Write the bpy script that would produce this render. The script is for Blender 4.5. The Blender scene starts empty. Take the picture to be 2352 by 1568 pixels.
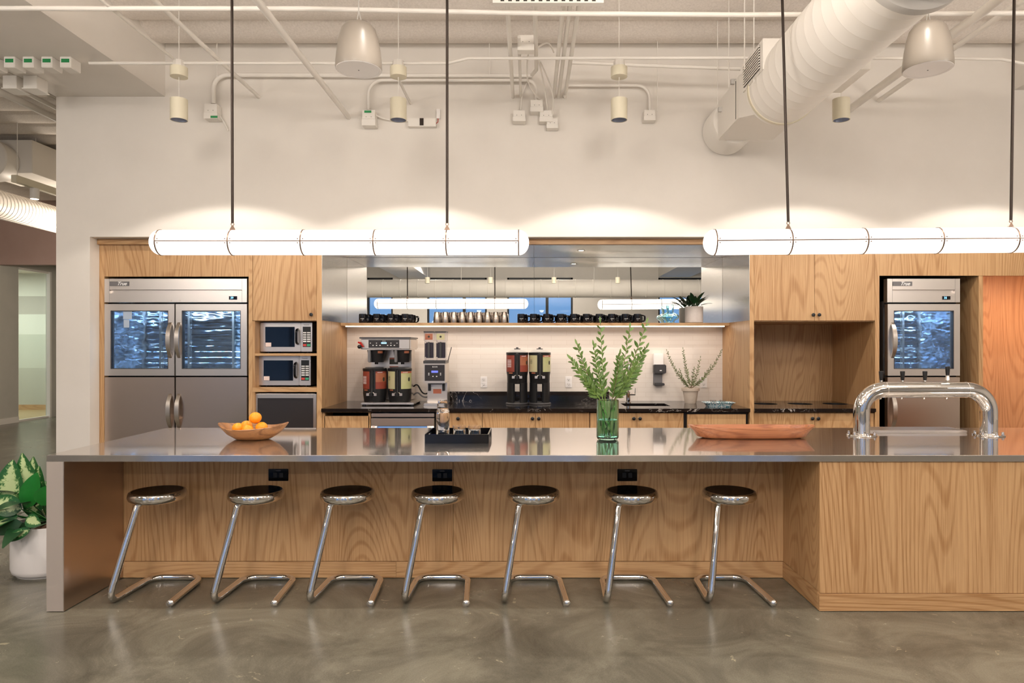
import bpy, bmesh, math, random
from mathutils import Vector, Matrix
random.seed(7)
PI = math.pi
R = math.radians
sc = bpy.context.scene
COL = sc.collection
# ---- camera constants: 24 mm lens on 36 mm film, eye height 1.55 m, photo 2352x1568
FPX = 1568.0; VX, VY, EYE = 1212.0, 794.0, 1.55
def X(u, Y): return (u - VX) * Y / FPX
def Z(v, Y): return EYE - (v - VY) * Y / FPX
def YF(v, z=0.0): return (EYE - z) * FPX / (v - VY)

# ---------------------------------------------------------------- materials
def new_mat(name):
    m = bpy.data.materials.new(name); m.use_nodes = True
    nt = m.node_tree; b = nt.nodes['Principled BSDF']
    return m, nt, b
def P(name, col, rough=.5, metal=0, spec=.5, trans=0, ior=1.45, emit=None, es=0, coat=0, aniso=0, sheen=0):
    m, nt, b = new_mat(name)
    b.inputs['Base Color'].default_value = (*col, 1)
    b.inputs['Roughness'].default_value = rough
    b.inputs['Metallic'].default_value = metal
    b.inputs['Specular IOR Level'].default_value = spec
    b.inputs['Transmission Weight'].default_value = trans
    b.inputs['IOR'].default_value = ior
    b.inputs['Coat Weight'].default_value = coat
    b.inputs['Anisotropic'].default_value = aniso
    if emit: b.inputs['Emission Color'].default_value = (*emit, 1); b.inputs['Emission Strength'].default_value = es
    return m
def N(nt, t, **kw):
    n = nt.nodes.new(t)
    for k, v in kw.items():
        if k in n.inputs: n.inputs[k].default_value = v
        else: setattr(n, k, v)
    return n
def L(nt, a, b): nt.links.new(a, b)
def coords(nt, scale=(1,1,1), rnd=True):
    tc = N(nt, 'ShaderNodeTexCoord')
    mp = N(nt, 'ShaderNodeMapping'); mp.inputs['Scale'].default_value = scale
    if rnd:
        oi = N(nt, 'ShaderNodeObjectInfo')
        mu = N(nt, 'ShaderNodeVectorMath', operation='SCALE'); mu.inputs[0].default_value = (13, 7, 5)
        L(nt, oi.outputs['Random'], mu.inputs['Scale'])
        ad = N(nt, 'ShaderNodeVectorMath', operation='ADD')
        L(nt, tc.outputs['Object'], ad.inputs[0]); L(nt, mu.outputs[0], ad.inputs[1]); L(nt, ad.outputs[0], mp.inputs[0])
    else: L(nt, tc.outputs['Object'], mp.inputs[0])
    return mp.outputs[0]
def ramp(nt, fac, stops, interp='LINEAR'):
    r = N(nt, 'ShaderNodeValToRGB'); r.color_ramp.interpolation = interp
    e = r.color_ramp.elements
    while len(e) < len(stops): e.new(.5)
    for el, (p, c) in zip(e, stops): el.position = p; el.color = (*c, 1)
    L(nt, fac, r.inputs[0]); return r.outputs[0]
def bump(nt, b, h, strength=.2, dist=.01):
    bp = N(nt, 'ShaderNodeBump'); bp.inputs['Strength'].default_value = strength; bp.inputs['Distance'].default_value = dist
    L(nt, h, bp.inputs['Height']); L(nt, bp.outputs[0], b.inputs['Normal'])
def oak(name, axis='Z', light=(.54,.335,.165), dark=(.34,.175,.068), rough=.42):
    m, nt, b = new_mat(name)
    sc_ = {'Z': (1,1,.11), 'X': (.11,1,1), 'Y': (1,.11,1)}[axis]
    v = coords(nt, sc_)
    n1 = N(nt, 'ShaderNodeTexNoise', Scale=2.1, Detail=1.6, Roughness=.4, Distortion=.25); L(nt, v, n1.inputs['Vector'])
    mu = N(nt, 'ShaderNodeMath', operation='MULTIPLY'); mu.inputs[1].default_value = 300; L(nt, n1.outputs[0], mu.inputs[0])
    sn = N(nt, 'ShaderNodeMath', operation='SINE'); L(nt, mu.outputs[0], sn.inputs[0])
    f2 = {'Z': (1,1,.02), 'X': (.02,1,1), 'Y': (1,.02,1)}[axis]
    v2 = coords(nt, f2)
    n2 = N(nt, 'ShaderNodeTexNoise', Scale=170, Detail=3, Roughness=.6); L(nt, v2, n2.inputs['Vector'])
    n3 = N(nt, 'ShaderNodeTexNoise', Scale=1.3, Detail=2); L(nt, coords(nt, {'Z': (2,2,.3), 'X': (.3,2,2), 'Y': (2,.3,2)}[axis]), n3.inputs['Vector'])
    sm = N(nt, 'ShaderNodeMapRange'); sm.inputs['From Min'].default_value = .1; sm.inputs['From Max'].default_value = 1; sm.inputs['To Min'].default_value = .05; sm.inputs['To Max'].default_value = -.13; L(nt, sn.outputs[0], sm.inputs[0])
    a = N(nt, 'ShaderNodeMath', operation='MULTIPLY_ADD'); a.inputs[1].default_value = 1; a.inputs[2].default_value = 0; L(nt, sm.outputs[0], a.inputs[0])
    a2 = N(nt, 'ShaderNodeMath', operation='MULTIPLY_ADD'); a2.inputs[1].default_value = .75; L(nt, n2.outputs[0], a2.inputs[0]); L(nt, a.outputs[0], a2.inputs[2])
    a3 = N(nt, 'ShaderNodeMath', operation='MULTIPLY_ADD'); a3.inputs[1].default_value = .45; L(nt, n3.outputs[0], a3.inputs[0]); L(nt, a2.outputs[0], a3.inputs[2])
    mid = tuple((x*.55+y*.45) for x, y in zip(light, dark))
    c = ramp(nt, a3.outputs[0], [(.36, dark), (.55, mid), (.72, light)])
    L(nt, c, b.inputs['Base Color']); b.inputs['Roughness'].default_value = rough
    bump(nt, b, a2.outputs[0], .06, .002)
    return m
def metal_brushed(name, col, rough, axis='X', amt=.05, aniso=.0, wav=0):
    m, nt, b = new_mat(name)
    s = {'X': (.02,1,1), 'Z': (1,1,.02), 'Y': (1,.02,1)}[axis]
    n = N(nt, 'ShaderNodeTexNoise', Scale=900, Detail=2); L(nt, coords(nt, s), n.inputs['Vector'])
    mr = N(nt, 'ShaderNodeMapRange'); mr.inputs['To Min'].default_value = rough-amt; mr.inputs['To Max'].default_value = rough+amt
    L(nt, n.outputs[0], mr.inputs[0]); L(nt, mr.outputs[0], b.inputs['Roughness'])
    b.inputs['Metallic'].default_value = 1; b.inputs['Base Color'].default_value = (*col, 1)
    b.inputs['Anisotropic'].default_value = aniso
    if wav:
        n2 = N(nt, 'ShaderNodeTexNoise', Scale=1.6, Detail=1); L(nt, coords(nt), n2.inputs['Vector'])
        bump(nt, b, n2.outputs[0], wav, .05)
    return m
def noisy(name, c1, c2, scale, rough, bumpk=0, dist=.01, detail=5, metal=0, sc_=(1,1,1), rr=None):
    m, nt, b = new_mat(name)
    v = coords(nt, sc_)
    n = N(nt, 'ShaderNodeTexNoise', Scale=scale, Detail=detail, Roughness=.6); L(nt, v, n.inputs['Vector'])
    L(nt, ramp(nt, n.outputs[0], [(.3, c1), (.7, c2)]), b.inputs['Base Color'])
    b.inputs['Roughness'].default_value = rough; b.inputs['Metallic'].default_value = metal
    if rr:
        mr = N(nt, 'ShaderNodeMapRange'); mr.inputs['To Min'].default_value = rr[0]; mr.inputs['To Max'].default_value = rr[1]
        L(nt, n.outputs[0], mr.inputs[0]); L(nt, mr.outputs[0], b.inputs['Roughness'])
    if bumpk: bump(nt, b, n.outputs[0], bumpk, dist)
    return m
def thin_glass(name, tint=(1,1,1), fac=1.0, rough=0.0):
    m = bpy.data.materials.new(name); m.use_nodes = True; nt = m.node_tree
    nt.nodes.clear(); out = N(nt, 'ShaderNodeOutputMaterial')
    tr = N(nt, 'ShaderNodeBsdfTransparent'); tr.inputs[0].default_value = (*tint, 1)
    gl = N(nt, 'ShaderNodeBsdfGlossy'); gl.inputs['Roughness'].default_value = rough
    fr = N(nt, 'ShaderNodeFresnel'); ge = N(nt, 'ShaderNodeNewGeometry'); io = N(nt, 'ShaderNodeMath', operation='MULTIPLY_ADD'); io.inputs[1].default_value = 1/1.5-1.5; io.inputs[2].default_value = 1.5
    L(nt, ge.outputs['Backfacing'], io.inputs[0]); L(nt, io.outputs[0], fr.inputs[0])
    mu = N(nt, 'ShaderNodeMath', operation='MULTIPLY', use_clamp=True); mu.inputs[1].default_value = fac; L(nt, fr.outputs[0], mu.inputs[0])
    mx = N(nt, 'ShaderNodeMixShader'); L(nt, mu.outputs[0], mx.inputs[0]); L(nt, tr.outputs[0], mx.inputs[1]); L(nt, gl.outputs[0], mx.inputs[2])
    L(nt, mx.outputs[0], out.inputs[0]); return m
def emis(name, col, s): 
    return P(name, (0.02,0.02,0.02), .5, emit=col, es=s)

M = {}
M['wall'] = noisy('wall_paint', (.74,.70,.645), (.77,.73,.675), 3, .75, .03, .002)
M['wallgrey'] = noisy('wall_paint_grey', (.48,.47,.42), (.52,.50,.45), 3, .8)
M['wallpink'] = noisy('wall_paint_taupe', (.36,.25,.22), (.39,.28,.25), 2, .8)
M['deck'] = noisy('sprayed_ceiling', (.76,.70,.64), (.90,.84,.78), 60, .95, .5, .010, 8)
M['white'] = P('white_painted_metal', (.80,.765,.71), .45)
M['cream'] = P('cream_painted_metal', (.72,.67,.52), .45)
M['taupe'] = P('beige_plastic', (.30,.265,.225), .35)
M['galv'] = P('grey_painted_metal', (.52,.50,.47), .5)
M['oak'] = oak('oak_veneer')
M['oakx'] = oak('oak_solid_edge', 'X')
M['oakniche'] = oak('oak_red_glow', light=(.60,.31,.15), dark=(.42,.185,.08))  # oak reddened, the niche strip's warm glow put into its colour
M['oakcorr'] = P('pale_timber', (.45,.32,.17), .4)
M['steel'] = metal_brushed('brushed_steel', (.69,.64,.60), .33, 'X', .015, .3)
M['steelv'] = metal_brushed('brushed_steel_upright', (.70,.65,.60), .25, 'Z', .02, .5)
M['steeltop'] = metal_brushed('polished_steel_top', (.70,.66,.625), .09, 'X', .012, .0)
def steel_top():
    m, nt, b = new_mat('polished_steel_top')
    n = N(nt, 'ShaderNodeTexNoise', Scale=900, Detail=2); L(nt, coords(nt, (.02,1,1)), n.inputs['Vector'])
    mr = N(nt, 'ShaderNodeMapRange'); mr.inputs['To Min'].default_value = .05; mr.inputs['To Max'].default_value = .08; L(nt, n.outputs[0], mr.inputs[0]); L(nt, mr.outputs[0], b.inputs['Roughness'])
    b.inputs['Metallic'].default_value = 1; b.inputs['Base Color'].default_value = (.74,.70,.665,1)
    g = N(nt, 'ShaderNodeBsdfGlossy'); g.inputs['Color'].default_value = (.74,.70,.665,1); g.inputs['Roughness'].default_value = .33
    mx = N(nt, 'ShaderNodeMixShader'); mx.inputs[0].default_value = .22; out = nt.nodes['Material Output']
    L(nt, b.outputs[0], mx.inputs[1]); L(nt, g.outputs[0], mx.inputs[2]); L(nt, mx.outputs[0], out.inputs[0]); return m
M['steeltop'] = steel_top()
M['steeldk'] = metal_brushed('brushed_steel_door', (.58,.48,.41), .28, 'X', .004, .3, .05)  # brown tint puts the lower doors' reflection of the room into the colour
M['steelwarm'] = P('satin_aluminium', (.68,.62,.56), .3, 1)
M['endface'] = P('coated_steel_edge', (.44,.39,.35), .5, .35)
M['cupsteel'] = P('cup_steel', (.46,.40,.35), .26, 1)
M['chrome'] = P('chrome', (.70,.68,.66), .035, 1)
M['chromedk'] = P('chrome_dark_reflection', (.26,.235,.215), .03, 1)  # chrome darkened, painting the dark reflection on the seat tops into its colour
M['mirror'] = P('mirror_glass', (.86,.88,.86), .0, 1)
M['black'] = P('black_plastic', (.012,.012,.013), .35)
M['blackgloss'] = P('black_gloss', (.004,.004,.005), .08, spec=.35)
M['blackmug'] = P('black_glaze', (.008,.009,.013), .09, coat=.5)
M['dark'] = P('dark_gap', (.008,.006,.005), .8)
M['charcoal'] = P('charcoal_plastic', (.045,.043,.045), .4)
M['grey'] = P('grey_plastic', (.16,.155,.16), .4)
M['screen'] = P('graphite_panel', (.028,.024,.025), .3)
M['bronze'] = P('dark_bronze_rod', (.035,.025,.02), .4, .6)
M['brass'] = P('bronze_trim', (.22,.15,.11), .35, .8)
M['whitep'] = P('white_plastic', (.83,.80,.78), .35)
M['ceramic'] = P('white_ceramic', (.80,.77,.75), .4)
M['pot'] = noisy('clay_pot_grey', (.50,.42,.34), (.57,.49,.41), 20, .85, .1, .002)
M['potwhite'] = noisy('stoneware', (.60,.54,.51), (.66,.60,.56), 30, .6)
M['notice'] = P('pale_blue_notice', (.42,.50,.62), .5)
M['soil'] = noisy('coir', (.03,.015,.008), (.16,.08,.04), 90, .95, 1, .02, 8)
M['leaf'] = noisy('leaf_green', (.055,.13,.02), (.19,.30,.075), 14, .45)
M['leaf2'] = noisy('leaf_olive', (.10,.14,.05), (.20,.26,.11), 14, .5)
M['leafdk'] = noisy('leaf_dark', (.008,.035,.012), (.02,.07,.025), 14, .3)
M['leafbr'] = noisy('leaf_bright', (.003,.10,.008), (.01,.17,.02), 8, .3)
M['stem'] = P('stem_brown', (.16,.11,.05), .6)
M['stemg'] = P('stem_green', (.20,.30,.06), .5)
M['orange'] = noisy('orange_peel', (.95,.30,.005), (1.0,.40,.02), 120, .38, .25, .002)
M['bowlwood'] = oak('bowl_wood', 'X', (.38,.18,.07), (.12,.048,.018), .4)
M['traywood'] = oak('tray_wood', 'X', (.42,.165,.07), (.22,.07,.028), .35)
M['water'] = P('water', (.95,1,1), 0, trans=1, ior=1.33)
M['glass'] = P('clear_glass', (1,1,1), 0, trans=1, ior=1.45)
M['glassg'] = P('green_glass', (.52,.84,.74), .02, trans=1, ior=1.25)
M['glasst'] = P('aqua_glass', (.78,.94,.95), .01, trans=1, ior=1.2)
M['pane'] = thin_glass('door_glass', (.70,.78,.85), 1.6)
M['panew'] = thin_glass('window_glass', (.9,.95,1), 1.0)
M['panec'] = thin_glass('partition_glass', (.90,.93,.89), 1.0)
M['panecl'] = thin_glass('clear_plastic', (.93,.91,.90), 1.5)
M['mwglass'] = P('tinted_glass', (.006,.008,.014), .04, coat=0)
M['tube'] = P('lit_opal_glass', (.9,.9,.9), .3, emit=(1,.94,.86), es=1.7)
M['led'] = P('led_strip', (.9,.9,.9), .3, emit=(1,.80,.62), es=9)
M['coolled'] = P('cool_led', (.9,.9,.9), .3, emit=(.62,.80,1), es=6)
M['lens'] = P('lamp_reflector', (.36,.39,.50), .4, .5)
M['litlens'] = P('lit_lens', (.9,.9,.9), .3, emit=(1,.88,.72), es=6)
M['green'] = P('green_sticker', (.02,.26,.08), .5)
M['red'] = P('red_plastic', (.45,.015,.01), .3)
M['lblred'] = noisy('red_label', (.22,.032,.02), (.28,.055,.032), 9, .45)
M['lblpeach'] = noisy('amber_label', (.30,.08,.04), (.40,.15,.075), 9, .45)
M['lblgreen'] = noisy('green_label', (.44,.47,.20), (.52,.50,.29), 9, .45)
M['lblyel'] = noisy('cream_label', (.52,.45,.29), (.48,.48,.24), 9, .45)
M['lblrust'] = P('rust_band', (.45,.13,.07), .5)
M['ink'] = P('white_print', (.85,.85,.85), .5)
M['inkb'] = P('blue_print', (.12,.14,.7), .5, emit=(.15,.2,1), es=.8)
M['inkdk'] = P('dark_print', (.03,.03,.02), .5)
M['lcd'] = P('lit_digits', (.1,.3,.6), .5, emit=(.25,.65,1), es=2.5)
M['sticker'] = P('pale_sticker', (.75,.62,.58), .5)
M['beans'] = noisy('coffee_beans', (.02,.008,.004), (.10,.045,.02), 220, .5, 1, .01)
M['redbtn'] = P('red_key', (.6,.06,.05), .4); M['grnbtn'] = P('green_key', (.05,.4,.22), .4)

def tile():
    m, nt, b = new_mat('cream_tile')
    tc = N(nt, 'ShaderNodeTexCoord'); sx = N(nt, 'ShaderNodeSeparateXYZ'); L(nt, tc.outputs['Object'], sx.inputs[0])
    cx = N(nt, 'ShaderNodeCombineXYZ'); L(nt, sx.outputs['X'], cx.inputs[0]); L(nt, sx.outputs['Z'], cx.inputs[1])
    br = N(nt, 'ShaderNodeTexBrick'); br.offset = .35; L(nt, cx.outputs[0], br.inputs['Vector'])
    for k, v in (('Scale', 1), ('Mortar Size', .0022), ('Mortar Smooth', .3), ('Brick Width', .26), ('Row Height', .052)): br.inputs[k].default_value = v
    br.inputs['Color1'].default_value = (.72,.66,.60,1); br.inputs['Color2'].default_value = (.74,.68,.62,1); br.inputs['Mortar'].default_value = (.66,.585,.515,1)
    L(nt, br.outputs['Color'], b.inputs['Base Color']); b.inputs['Roughness'].default_value = .22
    bump(nt, b, br.outputs['Fac'], -.12, .002); return m
M['tile'] = tile()
def marble():
    m, nt, b = new_mat('black_marble')
    v = coords(nt, (1,1,1), False)
    n = N(nt, 'ShaderNodeTexNoise', Scale=5, Detail=6, Roughness=.62, Distortion=1.4); L(nt, v, n.inputs['Vector'])
    sb = N(nt, 'ShaderNodeMath', operation='SUBTRACT'); sb.inputs[1].default_value = .5; L(nt, n.outputs[0], sb.inputs[0])
    ab = N(nt, 'ShaderNodeMath', operation='ABSOLUTE'); L(nt, sb.outputs[0], ab.inputs[0])
    n2 = N(nt, 'ShaderNodeTexNoise', Scale=2.2, Detail=2); L(nt, v, n2.inputs['Vector'])
    w = N(nt, 'ShaderNodeMapRange'); w.inputs['From Min'].default_value = .48; w.inputs['From Max'].default_value = .68; w.inputs['To Min'].default_value = 0; w.inputs['To Max'].default_value = .009; L(nt, n2.outputs[0], w.inputs[0])
    lt = N(nt, 'ShaderNodeMath', operation='LESS_THAN'); L(nt, ab.outputs[0], lt.inputs[0]); L(nt, w.outputs[0], lt.inputs[1])
    L(nt, ramp(nt, lt.outputs[0], [(0, (.010,.008,.008)), (1, (.55,.50,.46))]), b.inputs['Base Color'])
    b.inputs['Roughness'].default_value = .09; return m
M['marble'] = marble()
def concrete():
    m, nt, b = new_mat('polished_concrete')
    v = coords(nt, (1,1,1), False)
    n = N(nt, 'ShaderNodeTexNoise', Scale=1.6, Detail=8, Roughness=.66, Distortion=.9); L(nt, v, n.inputs['Vector'])
    n2 = N(nt, 'ShaderNodeTexNoise', Scale=140, Detail=3); L(nt, v, n2.inputs['Vector'])
    a = N(nt, 'ShaderNodeMath', operation='MULTIPLY_ADD'); a.inputs[1].default_value = .22; L(nt, n2.outputs[0], a.inputs[0]); L(nt, n.outputs[0], a.inputs[2])
    c = ramp(nt, a.outputs[0], [(.40, (.072,.066,.050)), (.58, (.118,.110,.085)), (.78, (.195,.182,.140))])
    # pale worn patches with their own shape
    n3 = N(nt, 'ShaderNodeTexNoise', Scale=5.5, Detail=6, Roughness=.7, Distortion=1.2); L(nt, v, n3.inputs['Vector'])
    f = ramp(nt, n3.outputs[0], [(.645, (0,0,0)), (.675, (1,1,1))])
    mx = N(nt, 'ShaderNodeMix', data_type='RGBA'); mx.inputs['B'].default_value = (.40,.35,.24,1)
    mu = N(nt, 'ShaderNodeMath', operation='MULTIPLY'); mu.inputs[1].default_value = .55; L(nt, f, mu.inputs[0])
    L(nt, mu.outputs[0], mx.inputs['Factor']); L(nt, c, mx.inputs['A']); L(nt, mx.outputs['Result'], b.inputs['Base Color'])
    r = N(nt, 'ShaderNodeMapRange'); r.inputs['To Min'].default_value = .16; r.inputs['To Max'].default_value = .34; L(nt, n.outputs[0], r.inputs[0]); L(nt, r.outputs[0], b.inputs['Roughness'])
    return m
M['concrete'] = concrete()
def liner():
    m, nt, b = new_mat('wavy_steel_liner')
    b.inputs['Metallic'].default_value = 1; b.inputs['Roughness'].default_value = .14
    b.inputs['Base Color'].default_value = (.55,.62,.70,1)
    n = N(nt, 'ShaderNodeTexNoise', Scale=3, Detail=2); L(nt, coords(nt, (1,1,3)), n.inputs['Vector'])
    bump(nt, b, n.outputs[0], .35, .06); return m
M['liner'] = liner()
def varieg():
    m, nt, b = new_mat('variegated_leaf')
    v = coords(nt)
    n = N(nt, 'ShaderNodeTexNoise', Scale=38, Detail=5, Roughness=.75, Distortion=.8); L(nt, v, n.inputs['Vector'])
    at = N(nt, 'ShaderNodeAttribute', attribute_name='mid')
    ma = N(nt, 'ShaderNodeMath', operation='MULTIPLY_ADD'); ma.inputs[1].default_value = .55; L(nt, at.outputs['Fac'], ma.inputs[0]); L(nt, n.outputs[0], ma.inputs[2])
    L(nt, ramp(nt, ma.outputs[0], [(.68, (.012,.09,.02)), (.74, (.08,.20,.05)), (.80, (.42,.52,.26))]), b.inputs['Base Color'])
    b.inputs['Roughness'].default_value = .35; return m
M['leafvar'] = varieg()
def speckle():
    m, nt, b = new_mat('speckled_enamel')
    n = N(nt, 'ShaderNodeTexNoise', Scale=110, Detail=3); L(nt, coords(nt), n.inputs['Vector'])
    L(nt, ramp(nt, n.outputs[0], [(.48, (.02,.20,.28)), (.54, (.75,.80,.80))]), b.inputs['Base Color']); b.inputs['Roughness'].default_value = .2
    return m
M['speckle'] = speckle()
def mural():
    m, nt, b = new_mat('striped_mural')
    tc = N(nt, 'ShaderNodeTexCoord'); sx = N(nt, 'ShaderNodeSeparateXYZ'); L(nt, tc.outputs['Object'], sx.inputs[0])
    dv = N(nt, 'ShaderNodeMath', operation='DIVIDE'); dv.inputs[1].default_value = 4; L(nt, sx.outputs['Z'], dv.inputs[0])
    W = 16.5; z = lambda v: Z(v, W)/4
    L(nt, ramp(nt, dv.outputs[0], [(0, (.50,.50,.44)), (z(845), (.60,.62,.55)), (z(768), (.76,.77,.71)), (z(723), (.52,.49,.45)), (z(680), (.80,.79,.73))], 'CONSTANT'), b.inputs['Base Color'])
    b.inputs['Roughness'].default_value = .7; return m
M['mural'] = mural()

# ---------------------------------------------------------------- mesh builder
ORG = {}
class MB:
    def __init__(s): s.v = []; s.f = []; s.w = {}
    def add(s, vs, fs):
        o = len(s.v); s.v += [Vector(p) for p in vs]; s.f += [tuple(i+o for i in f) for f in fs]; return s
    def box(s, x0, x1, y0, y1, z0, z1):
        if x0 > x1: x0, x1 = x1, x0
        if y0 > y1: y0, y1 = y1, y0
        if z0 > z1: z0, z1 = z1, z0
        return s.add([(x0,y0,z0),(x1,y0,z0),(x1,y1,z0),(x0,y1,z0),(x0,y0,z1),(x1,y0,z1),(x1,y1,z1),(x0,y1,z1)],
                     [(0,3,2,1),(4,5,6,7),(0,1,5,4),(1,2,6,5),(2,3,7,6),(3,0,4,7)])
    def tube(s, path, r, seg=12, cap=True):
        path = [Vector(p) for p in path]; n = len(path)
        rs = r if isinstance(r, (list, tuple)) else [r]*n
        tans = []
        for i in range(n):
            a = path[max(i-1,0)]; b = path[min(i+1,n-1)]; d = (b-a)
            tans.append(d.normalized() if d.length > 1e-9 else Vector((0,0,1)))
        t = tans[0]; up = Vector((0,0,1)) if abs(t.z) < .9 else Vector((1,0,0))
        nrm = t.cross(up).normalized()
        vs = []; fs = []
        for i in range(n):
            t2 = tans[i]; nrm = (nrm - t2*nrm.dot(t2))
            nrm = nrm.normalized() if nrm.length > 1e-6 else t2.orthogonal().normalized()
            bn = t2.cross(nrm)
            for k in range(seg):
                a = 2*PI*k/seg; vs.append(path[i] + (nrm*math.cos(a)+bn*math.sin(a))*rs[i])
        for i in range(n-1):
            for k in range(seg):
                a = i*seg+k; b = i*seg+(k+1)%seg; fs.append((a, b, b+seg, a+seg))
        if cap: fs.append(tuple(reversed(range(seg)))); fs.append(tuple((n-1)*seg+k for k in range(seg)))
        return s.add(vs, fs)
    def cyl(s, p0, p1, r, r1=None, seg=24, cap=True): return s.tube([p0, p1], [r, r if r1 is None else r1], seg, cap)
    def lathe(s, prof, cx, cy, seg=32, a0=0, a1=2*PI, z0=0, sx=1, sy=1, cap=True):
        full = abs(a1-a0-2*PI) < 1e-6; m = seg if full else seg+1
        vs = []; fs = []
        for r_, z in prof:
            for k in range(m):
                a = a0+(a1-a0)*k/seg; vs.append((cx+r_*math.cos(a)*sx, cy+r_*math.sin(a)*sy, z0+z))
        for i in range(len(prof)-1):
            for k in range(seg):
                k2 = (k+1) % m if full else k+1
                fs.append((i*m+k, i*m+k2, (i+1)*m+k2, (i+1)*m+k))
        if full and cap:
            if prof[0][0] > 1e-6: fs.append(tuple(reversed(range(m))))
            if prof[-1][0] > 1e-6: fs.append(tuple((len(prof)-1)*m+k for k in range(m)))
        return s.add(vs, fs)
    def ball(s, c, r, seg=20, rings=12, sz=1):
        return s.lathe([(r*math.sin(PI*i/rings), -r*sz*math.cos(PI*i/rings)) for i in range(rings+1)], c[0], c[1], seg, z0=c[2])
    def ring(s, c, r0, r1, axis, t, seg=32):
        """flat annulus band of thickness t along axis"""
        vs = []; fs = []
        for (rr, d) in ((r1, -t/2), (r1, t/2), (r0, t/2), (r0, -t/2)):
            for k in range(seg):
                a = 2*PI*k/seg; p = [0,0,0]; i, j = [q for q in range(3) if q != axis]
                p[i] = rr*math.cos(a); p[j] = rr*math.sin(a); p[axis] = d
                vs.append((c[0]+p[0], c[1]+p[1], c[2]+p[2]))
        for q in range(4):
            for k in range(seg):
                k2 = (k+1) % seg; q2 = (q+1) % 4
                fs.append((q*seg+k, q*seg+k2, q2*seg+k2, q2*seg+k))
        return s.add(vs, fs)
    def prism(s, pts, axis, a, b):
        n = len(pts); vs = []
        for d in (a, b):
            for (p, q) in pts:
                c = [p, q]; c.insert(axis, d); vs.append(tuple(c))
        fs = [tuple(reversed(range(n))), tuple(range(n, 2*n))]
        fs += [(i, (i+1) % n, (i+1) % n+n, i+n) for i in range(n)]
        return s.add(vs, fs)
    def build(s, name, mat, parent=None, bev=0, seg=2, smooth=True, ang=35, origin=None):
        me = bpy.data.meshes.new(name)
        if parent is not None: o0 = ORG[parent]
        elif origin is not None: o0 = Vector(origin)
        else:
            xs = [v.x for v in s.v]; ys = [v.y for v in s.v]; zs = [v.z for v in s.v]
            o0 = Vector(((min(xs)+max(xs))/2, (min(ys)+max(ys))/2, min(zs)))
        me.from_pydata([tuple(v-o0) for v in s.v], [], s.f)
        if s.w:
            at = me.attributes.new('mid', 'FLOAT', 'POINT')
            for i_, w_ in s.w.items(): at.data[i_].value = w_
        bm = bmesh.new(); bm.from_mesh(me)
        bmesh.ops.remove_doubles(bm, verts=bm.verts, dist=1e-6)
        bmesh.ops.recalc_face_normals(bm, faces=bm.faces)
        if bev:
            es = [e for e in bm.edges if len(e.link_faces) == 2 and e.calc_face_angle(0) > R(40)]
            bmesh.ops.bevel(bm, geom=es, offset=bev, segments=seg, affect='EDGES', clamp_overlap=True)
        bm.to_mesh(me); bm.free()
        if smooth:
            for p in me.polygons: p.use_smooth = True
            me.set_sharp_from_angle(angle=R(ang))
        me.materials.append(mat)
        o = bpy.data.objects.new(name, me); COL.objects.link(o)
        if parent is not None: o.parent = parent
        else: o.location = o0
        ORG[o] = o0
        return o
def fillet(pts, rad, n=8):
    pts = [Vector(p) for p in pts]; out = [pts[0]]
    for i in range(1, len(pts)-1):
        r = rad[i-1] if isinstance(rad, (list, tuple)) else rad
        a = (pts[i-1]-pts[i]); b = (pts[i+1]-pts[i]); la, lb = a.length, b.length; a.normalize(); b.normalize()
        th = math.acos(max(-1, min(1, a.dot(b)))); d = min(r/math.tan(th/2), la*.49, lb*.49)
        p0 = pts[i]+a*d; p1 = pts[i]+b*d; rr = d*math.tan(th/2)
        c = pts[i]+(a+b).normalized()*(rr/math.sin(th/2))
        v0 = p0-c; v1 = p1-c; om = v0.angle(v1)
        for k in range(n+1):
            t = k/n
            out.append(c + (v0*math.sin((1-t)*om)+v1*math.sin(t*om))/math.sin(om) if om > 1e-4 else p0)
    out.append(pts[-1]); return out
def bez(p0, p1, p2, p3, n=14):
    p0, p1, p2, p3 = map(Vector, (p0, p1, p2, p3))
    return [p0*(1-t)**3+p1*3*t*(1-t)**2+p2*3*t*t*(1-t)+p3*t**3 for t in [i/n for i in range(n+1)]]
def tag(o, label=None, cat=None, group=None, kind=None):
    if label: o['label'] = label
    if cat: o['category'] = cat
    if group: o['group'] = group
    if kind: o['kind'] = kind
    return o
def thing(name, label, cat, loc, group=None):
    o = bpy.data.objects.new(name, None); COL.objects.link(o); o.location = loc; o.empty_display_size = .1
    ORG[o] = Vector(loc); return tag(o, label, cat, group)
def struct(o): o['kind'] = 'structure'; return o
def dup(root, loc, label=None, rz=None):
    def rec(o, par):
        c = o.copy(); COL.objects.link(c)
        if par is not None: c.parent = par
        for ch in list(o.children): rec(ch, c)
        return c
    r = rec(root, None); r.location = loc
    if rz is not None: r.rotation_euler = (0,0,rz)
    if label: r['label'] = label
    return r
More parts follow.
